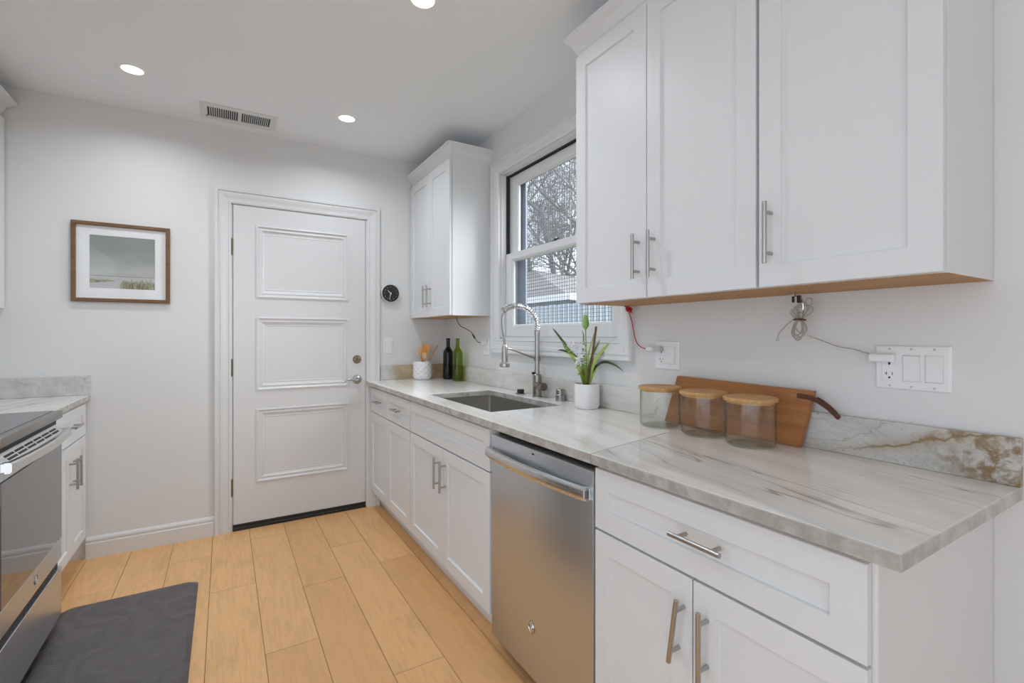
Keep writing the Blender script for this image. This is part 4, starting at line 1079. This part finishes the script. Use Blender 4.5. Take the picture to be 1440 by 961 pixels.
# crock with utensils
kx, ky = 1.268, 3.388
t = thing('utensil_crock', 'white embossed ceramic crock holding wooden utensils in the corner', 'crock', (kx, ky, CT + .0004))
def emb(r, z, a):
    if r < .06 or not (.022 < z < .122): return r
    row = (z - .022) / .02; rr = math.floor(row); ph = a * 9 + (rr % 2) * PI
    return r + .0045 * max(0, math.cos(ph)) * abs(math.sin(PI * (row - rr))) ** .6 - .0008
prof = [(0, 0), (.054, 0), (.060, .004), (.066, .016)] + [(.0675, .022 + .1 * k / 40) for k in range(41)] + [(.067, .128), (.066, .134), (.063, .135), (.061, .132), (.061, .02), (.05, .012), (0, .012)]
MB().lathe(prof, (kx, ky, CT + .0004), 144, emb).build('pot', 'ceramic_white', t, smooth=True, angle=60)
def ut(name, label, base_, tip, headL, headW, m_, grp='wooden kitchen utensils', spoon=False):
    b = pp_k(*base_); e_ = pp_k(*tip); d = (e_ - b); u_ = d.normalized(); Lh = d.length
    tt = thing(name, label, 'utensil', tuple(b), grp)
    q = 1 - headL / Lh
    MB().tube([b, b + d * q * .98], [.0045, .0050], 10).build('shaft', m_, tt, smooth=True)
    hp = [0, .15, .4, .7, .9, 1]; hw = [.3, .62, .95, 1, .85, .45] if spoon else [.3, .7, .92, 1, 1, .9]
    h = MB().strip([b + d * (q + (1 - q) * x) + (Vector((0, -.004 * math.sin(PI * x), 0)) if spoon else Vector((0, 0, 0))) for x in hp], [headW * x for x in hw], tuple(RV), .003)
    h.build('head', m_, tt, smooth=True)
    return tt
def pp_k(r, z, f=0.): return Vector((kx, ky, 0)) + RV * r + FV * f + Vector((0, 0, z))
zk = CT + .014
ut('spatula', 'wide orange-brown wooden spatula standing in the white crock', (-.028, zk + .003, -.006), (.034, 1.178, -.008), .105, .062, 'spoon_wood')
ut('wooden_spoon', 'pale wooden spoon at the left in the white crock', (.015, zk + .004, .022), (-.030, 1.150, .03), .06, .040, 'spoon_wood_pale', spoon=True)
ut('wooden_spoon', 'pale wooden spoon standing in front in the white crock', (.020, zk + .004, -.030), (.024, 1.118, -.052), .055, .036, 'spoon_wood_pale', spoon=True)
tt = thing('wooden_stick', 'thin wooden stick leaning to the right in the white crock', 'utensil', tuple(pp_k(-.025, zk + .004, .026)), 'wooden kitchen utensils')
MB().tube([pp_k(-.025, zk + .004, .026), pp_k(.112, 1.168, .014)], [.0045, .0055], 10).build('shaft', 'spoon_wood', tt, smooth=True)

# wine bottles
BP = [(0, .006), (.020, .004), (.032, 0), (.0365, .003), (.0375, .008), (.0375, .185), (.0368, .200), (.033, .214), (.026, .226), (.018, .236), (.0150, .246), (.0142, .262), (.0138, .296), (.0150, .297), (.0150, .306), (.0138, .308), (.010, .308), (.010, .29)]
def bottle(x, y, glass, label):
    t = thing('wine_bottle', label, 'bottle', (x, y, CT + .0004), 'wine bottles')
    MB().lathe(BP, (x, y, CT + .0004), 40).build('glass', glass, t, smooth=True)
    inner = MB().lathe([(.010, .29), (.011, .255), (.013, .242), (.024, .223), (.034, .198), (.0345, .01), (.02, .012), (0, .016)], (x, y, CT + .0004), 40)
    inner.build('inner_wall', glass, t, smooth=True)
    return t
bottle(1.436, 3.295, 'black_glass', 'dark, almost black wine bottle left of the green one')
bottle(1.436, 3.125, 'green_glass', 'green glass wine bottle right of the dark one')

# ---------------------------------------------------------------- outside the window
struct(MB().box(1.75, 60, -10, 60, -.6, -.5).build('ground', 'lawn'), 'ground outside the window', 'ground')
t = thing('neighbour_house', 'grey-roofed neighbouring house outside the window', 'house', (7, 12, -.5))
hx, hy0, hy1, ez = 6.0, 7.6, 16., 2.02
MB().box(hx, hx + 4.4, hy0, hy1, -.5, ez).build('walls', 'grey_siding', t)
rf = MB(); E0, E1 = hx - .35, hx + 4.75; A_, B_ = hy0 - .35, hy1 + .35; rz = 3.25
rv = [rf.bm.verts.new(p) for p in ((E0, A_, ez), (E1, A_, ez), (E1, B_, ez), (E0, B_, ez), (hx + 2.2, 12.2, rz), (hx + 2.2, 13.2, rz))]
for f_ in ((0, 1, 4), (1, 2, 5, 4), (2, 3, 5), (3, 0, 4, 5), (3, 2, 1, 0)): rf.bm.faces.new([rv[i] for i in f_])
rf.build('roof', 'shingles', t)
fa = MB(); fa.box(E0 - .05, E0, A_, B_, ez - .10, ez + .03); fa.box(E0, E1, A_ - .05, A_, ez - .10, ez + .03)
fa.build('gutter', 'fascia_white', t)
fe = MB(); yv = 3.0
t = thing('board_fence', 'pale upright board fence in the yard outside the window', 'fence', (3.6, 5.5, -.5))
k = 0
while yv < 9.2:
    fe.box(3.9, 3.92, yv, yv + .075, -.5, 1.66 + .004 * (k % 3)); yv += .105; k += 1
fe.build('boards', 'grey_siding', t)
MB().box(3.92, 3.97, 3.0, 9.2, 1.30, 1.39).build('rail', 'grey_siding', t)

def tree(x, y, h, seed, label):
    rnd = random.Random(seed); m = MB()
    def grow(p, d, L, r, lev):
        n = 4; pts = [p]; rs = [r]
        for i in range(n):
            d = (d + Vector((rnd.uniform(-.16, .16), rnd.uniform(-.16, .16), rnd.uniform(-.04, .10)))).normalized()
            p = p + d * (L / n); pts.append(p); rs.append(r * (1 - .45 * (i + 1) / n))
            if lev > 0 and i >= (1 if lev == 4 else 0):
                for _ in range(2 if lev > 1 else 2):
                    a = rnd.uniform(0, 2 * PI); sd = d.orthogonal().normalized(); sd.rotate(Matrix.Rotation(a, 3, d))
                    nd = (d * rnd.uniform(.55, .9) + sd * rnd.uniform(.5, .9)).normalized()
                    grow(p, nd, L * rnd.uniform(.45, .68), rs[-1] * .55, lev - 1)
        m.tube(pts, rs, 5 if lev < 3 else 7)
    grow(Vector((x, y, -.55)), Vector((rnd.uniform(-.05, .05), rnd.uniform(-.05, .05), 1)), h, .024 * h, 4)
    return tag(m.build('bare_tree', 'bark', off=(x, y, -.55)), label, 'tree', 'bare trees outside the window')
for i, (x, y, h, lab) in enumerate(((11.5, 14.5, 6.5, 'bare grey tree behind the neighbouring roof, left of the window view'), (13.5, 19.5, 7.5, 'tall bare tree farthest left behind the window screen'),
                                   (13.0, 14.5, 7.5, 'bare grey tree in the middle of the window view'), (15.5, 17.5, 8.5, 'tall bare tree in the background of the window'), (10.5, 11.2, 6.0, 'bare branching tree at the right of the window view'))):
    tree(x, y, h, 30 + i, lab)
